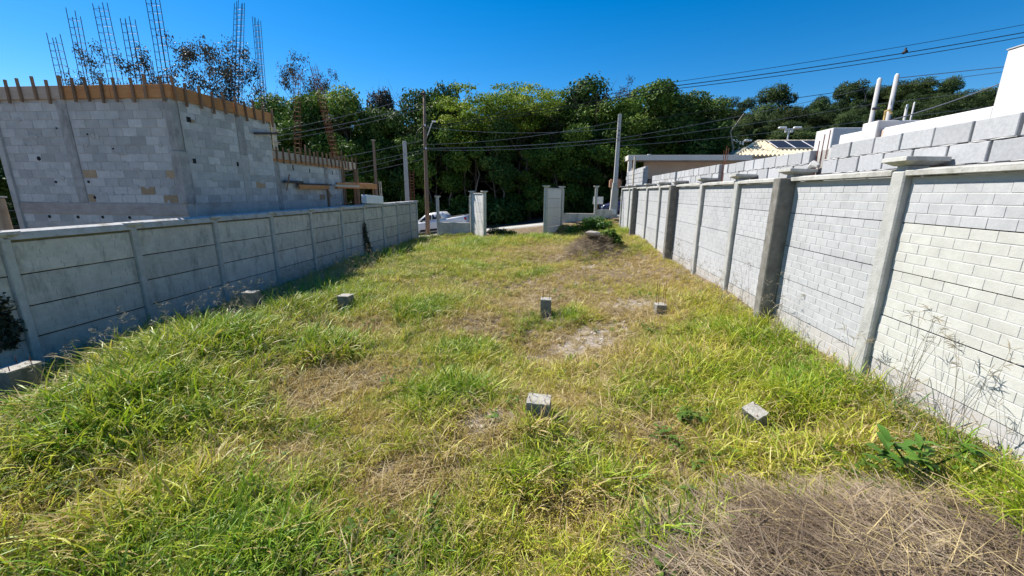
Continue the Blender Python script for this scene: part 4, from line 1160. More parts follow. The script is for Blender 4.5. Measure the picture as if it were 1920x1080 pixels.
# ------------------------------------------------------------------ concrete stubs on the plot
stub_defs = [(-6.72, 3.95, 0.0, 0.30, 0.34, 1, "largest concrete stub beside the shaded wall, with wires on its pale top"),
             (-6.05, 7.18, 0.2, 0.24, 0.22, 0, "concrete stub half in shade among seed stalks by the shaded wall"),
             (-4.45, 7.90, 0.0, 0.24, 0.24, 0, "dark faced concrete stub on the grassy bank, second from the shaded wall"),
             (-0.13, 8.20, 0.0, 0.22, 0.22, 2, "tall dark faced concrete stub with two rods in the middle of the plot"),
             (2.20, 8.10, 0.0, 0.20, 0.20, 2, "almost buried concrete stub with long thin rods near the pale soil"),
             (-0.11, 4.02, -0.04, 0.25, 0.22, 1, "weathered concrete stub with a pale cracked top among the nearest grass"),
             (2.15, 3.98, -0.03, 0.14, 0.18, 0, "tilted broken concrete stub beside a dark hollow above the straw heap")]
for i, (x, y, zt, sx, sy, bars, lab) in enumerate(stub_defs):
    zb = Z(x, y) - 0.15
    t = thing("concrete_stub", (x, y, zb), lab, "concrete stub", "concrete foundation stubs on the plot", rz=R(random.uniform(-8, 8)))
    h = zt - zb
    bm = bmesh.new()
    bmesh.ops.create_cube(bm, size=1)
    bmesh.ops.scale(bm, vec=(sx, sy, h), verts=bm.verts)
    bmesh.ops.translate(bm, vec=(0, 0, h / 2), verts=bm.verts)
    bmesh.ops.subdivide_edges(bm, edges=bm.edges, cuts=4, use_grid_fill=True)
    for v in bm.verts:
        v.co += Vector((random.uniform(-1, 1), random.uniform(-1, 1), random.uniform(-1, 1))) * 0.005
    me = bpy.data.meshes.new("block"); bm.to_mesh(me); bm.free()
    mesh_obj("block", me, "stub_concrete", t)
    bm = bmesh.new()
    bmesh.ops.create_grid(bm, x_segments=6, y_segments=6, size=0.5)
    top = bmesh.ops.extrude_face_region(bm, geom=list(bm.faces))
    bmesh.ops.translate(bm, vec=(0, 0, 0.02), verts=[v for v in top["geom"] if isinstance(v, bmesh.types.BMVert)])
    for v in bm.verts:
        v.co = Vector((v.co.x * (sx + 0.006), v.co.y * (sy + 0.006), v.co.z + h - 0.004)) + Vector((random.uniform(-1, 1), random.uniform(-1, 1), random.uniform(-1, 1))) * 0.0035
    bmesh.ops.recalc_face_normals(bm, faces=bm.faces)
    me = bpy.data.meshes.new("top"); bm.to_mesh(me); bm.free()
    mesh_obj("top", me, "stub_lit_top", t)
    if i == 6:
        t.rotation_euler = (R(12), R(-20), R(25))
        t.location.z += 0.10
    nb = {0: 2, 1: 4, 2: 4}[bars]
    for k in range(nb):
        ox, oy = ((-1, -1), (1, 1), (1, -1), (-1, 1))[k]
        ht = {0: 0.03, 1: 0.08, 2: 0.2}[bars] * random.uniform(0.6, 1.3) * (2.2 if i == 4 else 1)
        mesh_obj("rebar", MB().tube([(ox * sx * 0.32, oy * sy * 0.32, h - 0.02), (ox * sx * 0.32 + random.uniform(-.02, .02), oy * sy * 0.32, h + ht)], 0.005, 4).mesh("rebar"), "rust_steel", t)

pl = tag(MB().box((-5.55, 6.75, Z(-5.55, 6.75) + 0.12), (0.5, 0.09, 0.03), rz=R(35), rx=R(8), ry=R(-12)).build("plank", "pale_timber", bevel=0.004), "small pale offcut of timber lying in the grass near the half shaded stub", "plank")

# rock on the far mound
bm = bmesh.new(); bmesh.ops.create_icosphere(bm, subdivisions=2, radius=0.24)
for v in bm.verts:
    v.co = Vector((v.co.x * 1.3, v.co.y * 0.9, v.co.z * 0.42)) * random.uniform(0.86, 1.12)
me = bpy.data.meshes.new("rock"); bm.to_mesh(me); bm.free()
tag(mesh_obj("rock", me, "rock", None, (1.4, 14.75, Z(1.4, 14.75) + 0.13), (R(-14), R(6), R(10))), "flat pale rock sitting on the brown mound near the gate", "rock")

# ------------------------------------------------------------------ vegetation meshes
rs = np.random.RandomState(12)

def blades(nb, lmin, lmax, wmin, wmax, radius, tilt0, bend, seed, seg=4, flat=0.0, tv=(0.2, 1.3)):
    """tuft of curved tapering blades; returns a mesh with per-blade hue attributes"""
    r_ = np.random.RandomState(seed)
    V, Fq, H, H2 = [], [], [], []
    for i in range(nb):
        L = r_.uniform(lmin, lmax); w = r_.uniform(wmin, wmax)
        az = r_.uniform(0, 2 * math.pi); rad = radius * math.sqrt(r_.uniform())
        ba = r_.uniform(0, 2 * math.pi)
        p = np.array([rad * math.cos(ba), rad * math.sin(ba), -0.02])
        th_ = tilt0 * r_.uniform(*tv); bd = bend * r_.uniform(0.4, 1.4)
        h, h2 = r_.uniform(), r_.uniform()
        d = np.array([math.cos(az), math.sin(az)]); side = np.array([-d[1], d[0], 0])
        tw = r_.uniform(-0.6, 0.6)
        b0_ = len(V)
        for k in range(seg + 1):
            t = k / seg
            ww = w * (0.55 + 0.9 * t) * (1 - t) ** 0.8 * 1.3 if k < seg else 0.0006
            sd = side * math.cos(tw) + np.array([0, 0, 1]) * math.sin(tw)
            V.append(p - sd * ww * 0.5); V.append(p + sd * ww * 0.5)
            H += [h, h]; H2 += [h2, h2]
            a = min(th_ + bd * t, 2.2)
            st = L / seg
            p = p + np.array([d[0] * math.sin(a), d[1] * math.sin(a), math.cos(a) * (1 - flat)]) * st
        for k in range(seg):
            q = b0_ + 2 * k
            Fq.append((q, q + 1, q + 3, q + 2))
    return np_mesh("tuft", V, Fq, {"hue": H, "hue2": H2})

def hidden_coll(name, meshes, mat_):
    c = bpy.data.collections.new(name)
    for i, me in enumerate(meshes):
        if len(me.materials) == 0: me.materials.append(MAT[mat_])
        o = bpy.data.objects.new("%s_%02d" % (name, i), me)
        c.objects.link(o)
    return c

def scatter(name, coll, pts, rot, scl, vid, dry, mat_=None):
    me = bpy.data.meshes.new(name)
    n_ = len(pts)
    me.vertices.add(n_); me.vertices.foreach_set("co", np.asarray(pts, np.float32).ravel())
    a = me.attributes.new("rot", 'FLOAT_VECTOR', 'POINT'); a.data.foreach_set("vector", np.asarray(rot, np.float32).ravel())
    a = me.attributes.new("scl", 'FLOAT_VECTOR', 'POINT'); a.data.foreach_set("vector", np.asarray(scl, np.float32).ravel())
    a = me.attributes.new("vid", 'INT', 'POINT'); a.data.foreach_set("value", np.asarray(vid, np.int32))
    a = me.attributes.new("dry", 'FLOAT', 'POINT'); a.data.foreach_set("value", np.asarray(dry, np.float32))
    o = mesh_obj(name, me, mat_)
    g = bpy.data.node_groups.new(name, 'GeometryNodeTree')
    g.interface.new_socket("Geometry", in_out='INPUT', socket_type='NodeSocketGeometry')
    g.interface.new_socket("Geometry", in_out='OUTPUT', socket_type='NodeSocketGeometry')
    N, Lk = g.nodes, g.links
    gi, go = N.new("NodeGroupInput"), N.new("NodeGroupOutput")
    ip = N.new("GeometryNodeInstanceOnPoints")
    ci = N.new("GeometryNodeCollectionInfo")
    ci.inputs["Collection"].default_value = coll
    ci.inputs["Separate Children"].default_value = True
    ci.inputs["Reset Children"].default_value = True
    def na(nm, ty):
        x = N.new("GeometryNodeInputNamedAttribute"); x.data_type = ty
        x.inputs["Name"].default_value = nm
        return x.outputs["Attribute"]
    Lk.new(gi.outputs[0], ip.inputs["Points"])
    Lk.new(ci.outputs[0], ip.inputs["Instance"])
    ip.inputs["Pick Instance"].default_value = True
    Lk.new(na("vid", 'INT'), ip.inputs["Instance Index"])
    er = N.new("FunctionNodeEulerToRotation")
    Lk.new(na("rot", 'FLOAT_VECTOR'), er.inputs[0])
    Lk.new(er.outputs[0], ip.inputs["Rotation"])
    Lk.new(na("scl", 'FLOAT_VECTOR'), ip.inputs["Scale"])
    Lk.new(ip.outputs[0], go.inputs[0])
    md = o.modifiers.new("scatter", 'NODES'); md.node_group = g
    return tag(o, kind="stuff")

# ---- grass
short = [blades(44, 0.06, 0.18, 0.007, 0.0135, 0.11, 0.45, 1.1, 100 + i) for i in range(5)]
longg = [blades(50, 0.11, 0.31, 0.007, 0.0145, 0.12, 0.40, 1.5, 200 + i, seg=5) for i in range(5)]
mat_g = hidden_coll("grass_tuft", short + longg, "grass_blade")      # 0-4 short, 5-9 long

LUSH = [(-0.15, 3.72, 0.35, 0.16), (2.0, 3.75, 0.3, 0.15), (-3.2, 13.2, 1.0, 0.8), (0.6, 7.9, 0.55, 0.4), (0.22, 5.6, 0.45, 0.4), (-2.7, 8.2, 1.0, 1.0), (-4.5, 3.4, 1.2, 0.9), (-5.6, 5.0, 1.0, 1.2),
        (-3.7, 5.8, 0.8, 0.7), (-5.1, 5.4, 1.0, 1.0), (2.9, 6.2, 0.7, 0.8), (0.4, 3.1, 0.5, 0.4), (0.0, 3.1, 0.4, 0.3), (-1.5, 6.0, 0.5, 0.7), (-1.3, 4.6, 0.6, 0.5),
        (-6.6, 15.5, 1.0, 2.5), (3.0, 8.0, 0.5, 0.8), (-3.0, 2.4, 0.9, 0.6), (1.9, 5.4, 0.8, 0.8), (2.8, 4.2, 0.6, 0.7), (-5.2, 9.0, 1.0, 2.5), (-2.0, 2.1, 0.5, 0.4), (0.9, 2.6, 0.5, 0.3), (3.2, 2.3, 0.35, 0.8), (2.2, 3.4, 0.9, 0.3), (-4.5, 19.0, 2.5, 3.0), (2.2, 20.3, 1.3, 2.2), (-1.5, 20.0, 1.5, 2.0)]
DRYP = [(-3.0, 4.7, 0.7, 0.7), (-2.9, 4.1, 0.5, 0.4), (-2.0, 3.8, 0.45, 0.4), (0.3, 4.5, 0.4, 0.35), (1.1, 3.9, 0.45, 0.35), (-0.3, 9.5, 1.6, 1.6), (1.5, 11.5, 1.6, 1.6), (3.0, 10.2, 0.7, 1.6), (-1.5, 7.4, 0.7, 0.8),
        (0.6, 6.6, 1.2, 1.5), (1.6, 8.3, 1.2, 1.2), (-0.6, 3.8, 0.45, 0.4), (0.4, 15.0, 1.0, 1.5), (-0.8, 16.8, 1.4, 1.4), (0.2, 2.8, 0.5, 0.3), (-1.3, 3.0, 0.4, 0.3), (2.5, 12.5, 0.9, 2.0), (-2.6, 3.2, 0.5, 0.3), (-3.4, 7.0, 0.5, 0.8)]
def blobs(x, y, L):
    v = np.zeros_like(x)
    for bx, by, rx, ry in L:
        v = np.maximum(v, np.exp(-(((x - bx) / rx) ** 2 + ((y - by) / ry) ** 2)))
    return v
def wave(x, y, f, s_):
    r_ = np.random.RandomState(s_)
    v = 0
    for k in range(7):
        a, ph, ff = r_.uniform(0, 6.28), r_.uniform(0, 6.28), f * r_.uniform(0.6, 1.7)
        v = v + np.sin((x * math.cos(a) + y * math.sin(a)) * ff + ph)
    return v / 4.0
def lot_pts(n_, y0, y1, r_):
    y = r_.uniform(y0, y1, n_); x = r_.uniform(-8.0, 3.5, n_)
    return x, y
P_, Rr, S_, Vv, D_ = [], [], [], [], []
SM = (1.95, 2.15)      # straw heap centre
for (y0, y1, dens) in ((0.9, 3.0, 380), (3.0, 6.0, 320), (6.0, 10.0, 220), (10.0, 16.0, 130), (16.0, 23.3, 90)):
    n_ = int(11.5 * (y1 - y0) * dens)
    x, y = lot_pts(n_, y0, y1, rs)
    lush = np.clip(blobs(x, y, LUSH) + 0.30 * wave(x, y, 2.2, 1), 0, 1)
    dryp = np.clip(blobs(x, y, DRYP) + 0.28 * wave(x, y, 2.8, 2), 0, 1)
    bare = bare_at(x, y)
    heap = np.exp(-(((x - 1.95) / 1.28) ** 2 + ((y - 1.95) / 0.9) ** 2) * 1.4)
    heap2 = np.exp(-(((x - 1.35) / 0.95) ** 2 + ((y - 14.9) / 1.1) ** 2) * 1.4)
    shade = smooth(-5.6, -6.8, x)
    keep = rs.uniform(size=n_) < (0.72 + 0.28 * lush - 0.25 * dryp) * (1 - 0.66 * np.clip(bare, 0, 1)) * (1 - np.clip(heap * 1.7, 0, 1)) * (1 - np.clip(heap2 * 1.8, 0, 1))
    stubs = np.zeros(n_, bool)
    for sd in stub_defs:
        stubs |= (np.abs(x - sd[0]) < sd[3] / 2 + 0.03) & (np.abs(y - sd[1]) < sd[4] / 2 + 0.05)
        if sd[2] > -0.01 and sd[0] != 2.15: stubs |= (np.abs(x - sd[0]) < sd[3] / 2 + 0.02) & (y < sd[1]) & (y > sd[1] - 0.32)
    stubs |= (x > -7.0) & (x < -6.0) & (y > 2.9) & (y < 3.95)
    stubs |= (np.abs(x + 4.42) < 0.16) & (y > 7.25) & (y < 7.9)
    stubs |= (np.abs(x + 5.98) < 0.17) & (y > 6.55) & (y < 7.2)
    # trampled hollow by the broken stub
    stubs |= ((x - 2.46) / 0.25) ** 2 + ((y - 3.84) / 0.16) ** 2 < 1
    keep &= ~stubs
    keep &= ~((y > 22.6) & (x > -4.6) & (x < 0.2))
    x, y, lush, dryp, shade = x[keep], y[keep], lush[keep], dryp[keep], shade[keep]
    m = len(x)
    tall = rs.uniform(size=m) < np.clip(0.16 + 0.75 * lush - 0.4 * dryp, 0.04, 0.9)
    vid = np.where(tall, rs.randint(5, 10, m), rs.randint(0, 5, m))
    sc_ = (0.62 + rs.gamma(2.0, 0.18, m)).clip(0.55, 1.4) * (0.80 + 0.40 * lush - 0.25 * dryp) * np.where(shade > 0.5, 1.45, 1.0) * (1 - 0.55 * ((y > 21.6) & (x > -3.9) & (x < -0.5))) * (1 + 0.28 * smooth(-2.0, -3.6, x) * smooth(9, 6, y))
    lean = rs.normal(0, 0.2, (m, 2))
    lean[:, 1] += 0.16          # the bent grass leans towards the sunny side
    zz = zg(x, y)
    P_.append(np.stack([x, y, zz], -1))
    Rr.append(np.stack([lean[:, 0], lean[:, 1], rs.uniform(0, 6.28, m)], -1))
    S_.append(np.stack([sc_, sc_, sc_ * rs.uniform(0.8, 1.15, m)], -1))
    Vv.append(vid)
    D_.append(np.clip(0.25 + 0.68 * dryp - 0.28 * lush + rs.normal(0, 0.10, m) + 0.02 * smooth(7, 13, y), 0.02, 0.95))
grass = scatter("grass", mat_g, np.concatenate(P_), np.concatenate(Rr), np.concatenate(S_), np.concatenate(Vv), np.concatenate(D_), "grass_blade")

# ---- dry fallen stems across the whole plot
dryv = [blades(12, 0.10, 0.34, 0.004, 0.009, 0.16, 1.30, 0.40, 300 + i, seg=3, flat=0.40, tv=(0.6, 1.2)) for i in range(5)]
dcol = hidden_coll("dry_tuft", dryv, "straw")
P_, Rr, S_, Vv, D_ = [], [], [], [], []
for (y0, y1, dens) in ((0.9, 4.0, 90), (4.0, 9.0, 70), (9.0, 23.0, 36)):
    n_ = int(11.5 * (y1 - y0) * dens)
    x, y = lot_pts(n_, y0, y1, rs)
    dryp = np.clip(blobs(x, y, DRYP) + 0.3 * wave(x, y, 2.8, 2), 0, 1)
    keep = (rs.uniform(size=n_) < 0.18 + 0.5 * dryp) & (rs.uniform(size=n_) > 0.5 * bare_at(x, y)) & (x > -7.7)
    x, y = x[keep], y[keep]; m = len(x)
    s_ = rs.uniform(0.7, 1.25, m)
    P_.append(np.stack([x, y, zg(x, y) + rs.uniform(0.0, 0.10, m)], -1))
    Rr.append(np.stack([rs.normal(0, 0.25, m), rs.normal(0, 0.25, m), rs.uniform(0, 6.28, m)], -1))
    S_.append(np.stack([s_, s_, s_], -1)); Vv.append(rs.randint(0, 5, m)); D_.append(np.ones(m))
scatter("dry_grass", dcol, np.concatenate(P_), np.concatenate(Rr), np.concatenate(S_), np.concatenate(Vv), np.concatenate(D_), "straw")

# ---- straw heap in the near corner, dry vines on the far mound
hv = [blades(34, 0.08, 0.34, 0.003, 0.008, 0.2, 1.38, 0.3, 400 + i, seg=3, flat=0.5, tv=(0.9, 1.12)) for i in range(6)]
hc1 = hidden_coll("heap_tuft", hv, "straw_grey")
n_ = 2200
x = rs.uniform(0.5, 3.4, n_); y = rs.uniform(1.0, 3.0, n_)
k_ = (((x - 1.93) / 1.28) ** 2 + ((y - 1.95) / 0.95) ** 2 < 1.0 + 0.25 * wave(x, y, 5.0, 9)) & (x < 3.4) & (y > 0.8)
x, y = x[k_], y[k_]; m = len(x)
ang = np.where(rs.uniform(size=m) < 0.6, rs.normal(-0.5, 0.5, m), rs.uniform(0, 6.28, m))
scatter("straw_heap", hc1, np.stack([x, y, zg(x, y) + rs.uniform(0.0, 0.10, m)], -1), np.stack([rs.normal(0, 0.10, m), rs.normal(0, 0.10, m), ang], -1),
        np.repeat(rs.uniform(0.6, 1.2, (m, 1)), 3, 1), rs.randint(0, 6, m), np.ones(m), "straw_grey")
hc2 = hidden_coll("heap_straw", [blades(9, 0.15, 0.5, 0.003, 0.006, 0.25, 1.35, 0.6, 450 + i, seg=3, flat=0.5, tv=(0.85, 1.1)) for i in range(5)], "straw")
n_ = 130
x = rs.normal(1.75, 0.7, n_); y = rs.normal(2.2, 0.42, n_)
k_ = (x < 3.3) & (y > 0.9) & (y < 2.95) & (x > 0.6)
x, y = x[k_], y[k_]; m = len(x)
scatter("yellow_straw", hc2, np.stack([x, y, zg(x, y) + rs.uniform(0.05, 0.14, m)], -1), np.stack([rs.normal(0, 0.15, m), rs.normal(0, 0.15, m), rs.uniform(0, 6.28, m)], -1),
        np.repeat(rs.uniform(0.6, 1.1, (m, 1)), 3, 1), rs.randint(0, 5, m), np.ones(m), "straw")
n_ = 330
x = rs.normal(1.35, 0.62, n_); y = rs.normal(14.8, 0.75, n_)
scatter("dry_vines", hc1, np.stack([x, y, zg(x, y) + rs.uniform(0.0, 0.1, n_)], -1), np.stack([rs.normal(0, 0.3, n_), rs.normal(0, 0.3, n_), rs.uniform(0, 6.28, n_)], -1),
        np.repeat(rs.uniform(0.7, 1.2, (n_, 1)), 3, 1), rs.randint(0, 6, n_), np.ones(n_), "straw_grey")

# ---- small stones and crumbs of soil on the worn places
stv_ = []
for i in range(5):
    bm = bmesh.new(); bmesh.ops.create_icosphere(bm, subdivisions=1, radius=0.03)
    rr_ = random.Random(70 + i)
    for v in bm.verts: v.co = Vector((v.co.x * rr_.uniform(.7, 1.4), v.co.y * rr_.uniform(.7, 1.4), v.co.z * rr_.uniform(.4, .8)))
    q = bpy.data.meshes.new("pebble"); bm.to_mesh(q); bm.free(); stv_.append(q)
pcol = hidden_coll("pebble", stv_, "rock")
px_, py_ = [], []
for bx, by, rx, ry in BARE:
    k = int(70 * rx * ry / 0.2)
    px_.append(rs.normal(bx, rx * 0.6, k)); py_.append(rs.normal(by, ry * 0.6, k))
px_.append(rs.uniform(-5, 3.3, 900)); py_.append(rs.uniform(1.2, 13, 900))
x, y = np.concatenate(px_), np.concatenate(py_); m = len(x)
scatter("pebbles", pcol, np.stack([x, y, zg(x, y)], -1), np.stack([rs.normal(0, .3, m), rs.normal(0, .3, m), rs.uniform(0, 6.28, m)], -1), np.repeat((0.25 + rs.exponential(0.35, (m, 1))).clip(0.2, 1.8), 3, 1), rs.randint(0, 5, m), np.zeros(m), "rock")
# ---- broad leaved ground weeds among the grass
def rosette(seed):
    r_ = np.random.RandomState(seed); V, Fq, H = [], [], []
    for i in range(r_.randint(9, 16)):
        a = r_.uniform(0, 6.28); L = r_.uniform(0.035, 0.08); W = L * r_.uniform(0.4, 0.6); el = r_.uniform(0.1, 0.9)
        o = np.array([r_.normal(0, .03), r_.normal(0, .03), r_.uniform(0.01, 0.12)])
        d = np.array([math.cos(a) * math.cos(el), math.sin(a) * math.cos(el), math.sin(el)]); sd = np.array([-math.sin(a), math.cos(a), 0]); up = np.cross(d, sd)
        b0_ = len(V); h = r_.uniform()
        for t, w in ((0, .05), (.35, .9), (.7, .75), (1, .05)):
            c = o + d * L * t - np.array([0, 0, 1]) * 0.35 * L * t * t
            V += [c - sd * W * w / 2 - up * W * w * .18, c, c + sd * W * w / 2 - up * W * w * .18]; H += [h] * 3
        for k in range(3):
            q = b0_ + 3 * k
            Fq += [(q, q + 1, q + 4, q + 3), (q + 1, q + 2, q + 5, q + 4)]
    return np_mesh("rosette", V, Fq, {"hue": H})
rcol = hidden_coll("rosette", [rosette(820 + i) for i in range(6)], "rosette_leaf")
n_ = 1300
x = rs.uniform(-6.2, 3.4, n_); y = 1.2 + 13 * rs.uniform(0, 1, n_) ** 1.5
k_ = (wave(x, y, 2.6, 5) > 0.25) & ((((x - 2.0) / 1.2) ** 2 + ((y - 1.9) / 0.8) ** 2) > 0.9)
x, y = x[k_], y[k_]; m = len(x)
scatter("ground_weeds", rcol, np.stack([x, y, zg(x, y) + rs.uniform(0, .05, m)], -1), np.stack([rs.normal(0, .15, m), rs.normal(0, .15, m), rs.uniform(0, 6.28, m)], -1), np.repeat(rs.uniform(0.7, 1.3, (m, 1)), 3, 1), rs.randint(0, 6, m), np.zeros(m), "rosette_leaf")
# ---- tall seed stalks
def stalks(seed, ns=4, h0=0.5, h1=1.0):
    r_ = random.Random(seed)
    m_ = MB(); hue = []
    for i in range(ns):
        az = r_.uniform(0, 6.28); ln = r_.uniform(0.05, 0.35); h = r_.uniform(h0, h1)
        b_ = Vector((r_.uniform(-.07, .07), r_.uniform(-.07, .07), 0))
        pts = [b_ + Vector((math.cos(az) * ln * h * t * t, math.sin(az) * ln * h * t * t, h * t)) for t in (0, .25, .5, .75, 1)]
        m_.tube(pts, [0.0024, 0.0022, 0.0019, 0.0016, 0.0011], 3)
        for k in range(r_.randint(4, 7)):
            a2 = az + r_.uniform(-1.6, 1.6); l2 = r_.uniform(0.05, 0.11); el = r_.uniform(-0.3, 0.9)
            s0 = pts[-1] + Vector((0, 0, -r_.uniform(0, 0.07)))
            dv = Vector((math.cos(a2) * math.cos(el), math.sin(a2) * math.cos(el), math.sin(el)))
            m_.tube([s0, s0 + dv * l2 * 0.5, s0 + dv * l2 + Vector((0, 0, -0.012))], [0.001, 0.0032, 0.0008], 4)
        for k in range(2):
            t = r_.uniform(0.15, 0.5); s0 = b_.lerp(pts[-1], t); a2 = r_.uniform(0, 6.28); l2 = r_.uniform(0.12, 0.25)
            d2 = Vector((math.cos(a2), math.sin(a2), 0.6)); sd = d2.cross(Vector((0, 0, 1))).normalized() * 0.005
            m_.add([s0 - sd, s0 + sd, s0 + d2 * l2 * 0.6 + sd, s0 + d2 * l2 * 0.6 - sd, s0 + d2 * l2 + Vector((0, 0, -0.06))], [(0, 1, 2, 3), (3, 2, 4)])
    me = m_.mesh("stalk")
    a = me.attributes.new("hue", 'FLOAT', 'POINT')
    a.data.foreach_set("value", [r_.random() for _ in me.vertices])
    return me
stv = [stalks(500 + i) for i in range(7)]
scol = hidden_coll("seed_stalk", stv, "seed_stem")
xs_, ys_ = [], []
n1 = 190
xs_.append(rs.normal(-6.3, 0.45, n1)); ys_.append(rs.uniform(3.2, 12.5, n1))
n2_ = 60
xs_.append(rs.uniform(-7.6, -5.8, n2_)); ys_.append(rs.uniform(6, 20, n2_))
n3 = 40
xs_.append(rs.uniform(3.05, 3.46, n3)); ys_.append(rs.uniform(2.7, 12, n3))
n4 = 40
xs_.append(rs.uniform(-6, 3, n4)); ys_.append(rs.uniform(3.5, 14, n4))
x = np.concatenate(xs_); y = np.concatenate(ys_); m = len(x)
s_ = rs.uniform(0.45, 0.95, m)
s_[-n4:] *= 0.6
scatter("seed_stalks", scol, np.stack([x, y, zg(x, y)], -1), np.stack([rs.normal(0, 0.12, m), rs.normal(0, 0.12, m), rs.uniform(0, 6.28, m)], -1),
        np.repeat(s_[:, None], 3, 1), rs.randint(0, 7, m), np.zeros(m), "seed_stem")

# prominent single clumps of tall grass against the sunlit wall
for i, (x, y, h, ns, lab) in enumerate(((3.30, 3.80, 1.15, 9, "tallest clump of seeding grass leaning on the cream part of the sunlit wall"),
                                         (3.34, 3.25, 0.95, 6, "loose dry seeding grass against the sunlit wall, nearest the camera"),
                                         (3.32, 4.45, 0.8, 6, "thin clump of seeding grass just past the nearest slim wall post"),
                                         (3.36, 6.05, 0.75, 5, "low leafy tuft of seeding grass beside the thick wall post"))):
    zb = Z(x, y)
    t = thing("grass_clump", (x, y, zb), lab, "grass clump", "tall grass clumps at the sunlit wall")
    mesh_obj("stems", stalks(600 + i, ns, h * 0.7, h), "seed_stem", t)
    bl = blades(26, 0.25, 0.5, 0.008, 0.016, 0.10, 0.3, 1.3, 640 + i, seg=5)
    mesh_obj("leaves", bl, "leaf_bright" if i == 0 else "grass_blade", t)

# ---- leafy plants
def leaf_cloud(name, blobs_, n_, lmin, lmax, seed, aspect=0.55, up=0.5, shell=0.72, fold=0.15, ragged=0.16):
    """quads for single leaves on and inside a set of ellipsoids (cx,cy,cz,rx,ry,rz)"""
    r_ = np.random.RandomState(seed)
    B = np.array(blobs_, float)
    wgt = (B[:, 3] * B[:, 4] + B[:, 3] * B[:, 5] + B[:, 4] * B[:, 5]); wgt /= wgt.sum()
    pick = r_.choice(len(B), n_, p=wgt)
    u = r_.normal(size=(n_, 3)); u /= np.linalg.norm(u, axis=1)[:, None]
    rad = shell + (1.04 - shell) * r_.uniform(size=n_) ** 0.7
    jit = 1 + 0.12 * np.sin(u[:, 0] * 9 + pick) * np.cos(u[:, 1] * 8 + pick * 2)
    c = B[pick, :3] + u * B[pick, 3:] * (rad * jit)[:, None]
    c = c + r_.normal(size=(n_, 3)) * B[pick, 3:] * ragged
    nrm = u * 0.6 + np.array([0, 0, up]) + r_.normal(size=(n_, 3)) * 0.55
    nrm /= np.linalg.norm(nrm, axis=1)[:, None]
    t = np.cross(nrm, r_.normal(size=(n_, 3))); t /= np.linalg.norm(t, axis=1)[:, None]
    t[:, 2] -= 0.25; t /= np.linalg.norm(t, axis=1)[:, None]
    s_ = np.cross(nrm, t)
    L = r_.uniform(lmin, lmax, n_)[:, None]; W = L * aspect
    V = np.stack([c - t * L * 0.5, c + s_ * W * 0.5 + nrm * L * fold, c + t * L * 0.5, c - s_ * W * 0.5 + nrm * L * fold], 1).reshape(-1, 3)
    F = np.arange(n_ * 4).reshape(n_, 4)
    clump = r_.uniform(size=len(B))[pick]
    h = np.clip(0.55 * r_.uniform(size=n_) + 0.45 * clump, 0, 1)
    return np_mesh(name, V, F, {"hue": np.repeat(h, 4)})

def branches(seed, h, r0, nl, spread, lean=0.0, start=0.35, sub=2):
    """tapered trunk with limbs; also returns limb ends"""
    r_ = random.Random(seed)
    m_ = MB(); ends = []
    def limb(p, d, L, r, depth):
        pts, rad = [p], [r]
        q = p.copy(); dd = d.copy()
        for k in range(4):
            dd = (dd + Vector((r_.uniform(-.18, .18), r_.uniform(-.18, .18), r_.uniform(0, .12)))).normalized()
            q = q + dd * L / 4
            pts.append(q.copy()); rad.append(r * (1 - 0.19 * (k + 1)))
        m_.tube(pts, rad, 6 if depth == 0 else 4)
        ends.append(q.copy())
        if depth < sub:
            for k in range(3 if depth == 0 else 2):
                s0 = pts[r_.randint(2, 4)]
                a = r_.uniform(0, 6.28)
                nd = (dd + Vector((math.cos(a), math.sin(a), 0.25)) * 0.75).normalized()
                limb(s0, nd, L * r_.uniform(0.5, 0.7), r * 0.5, depth + 1)
    pts = [Vector((0, 0, -0.3))]; rad = [r0 * 1.25]
    for k in range(1, 6):
        t = k / 5
        pts.append(Vector((lean * h * t + r_.uniform(-.12, .12), r_.uniform(-.12, .12), h * t * 0.8)))
        rad.append(r0 * (1 - 0.62 * t))
    m_.tube(pts, rad, 8)
    for k in range(nl):
        t = r_.uniform(start, 0.98)
        i0 = min(int(t * 5), 4); s0 = pts[i0].lerp(pts[i0 + 1], t * 5 - i0)
        a = 6.28 * k / nl + r_.uniform(-.5, .5)
        d = Vector((math.cos(a), math.sin(a), r_.uniform(0.35, 1.0))).normalized()
        limb(s0, d, spread * r_.uniform(0.7, 1.1), r0 * 0.38 * (1.2 - t * 0.6), 0)
    return m_, ends

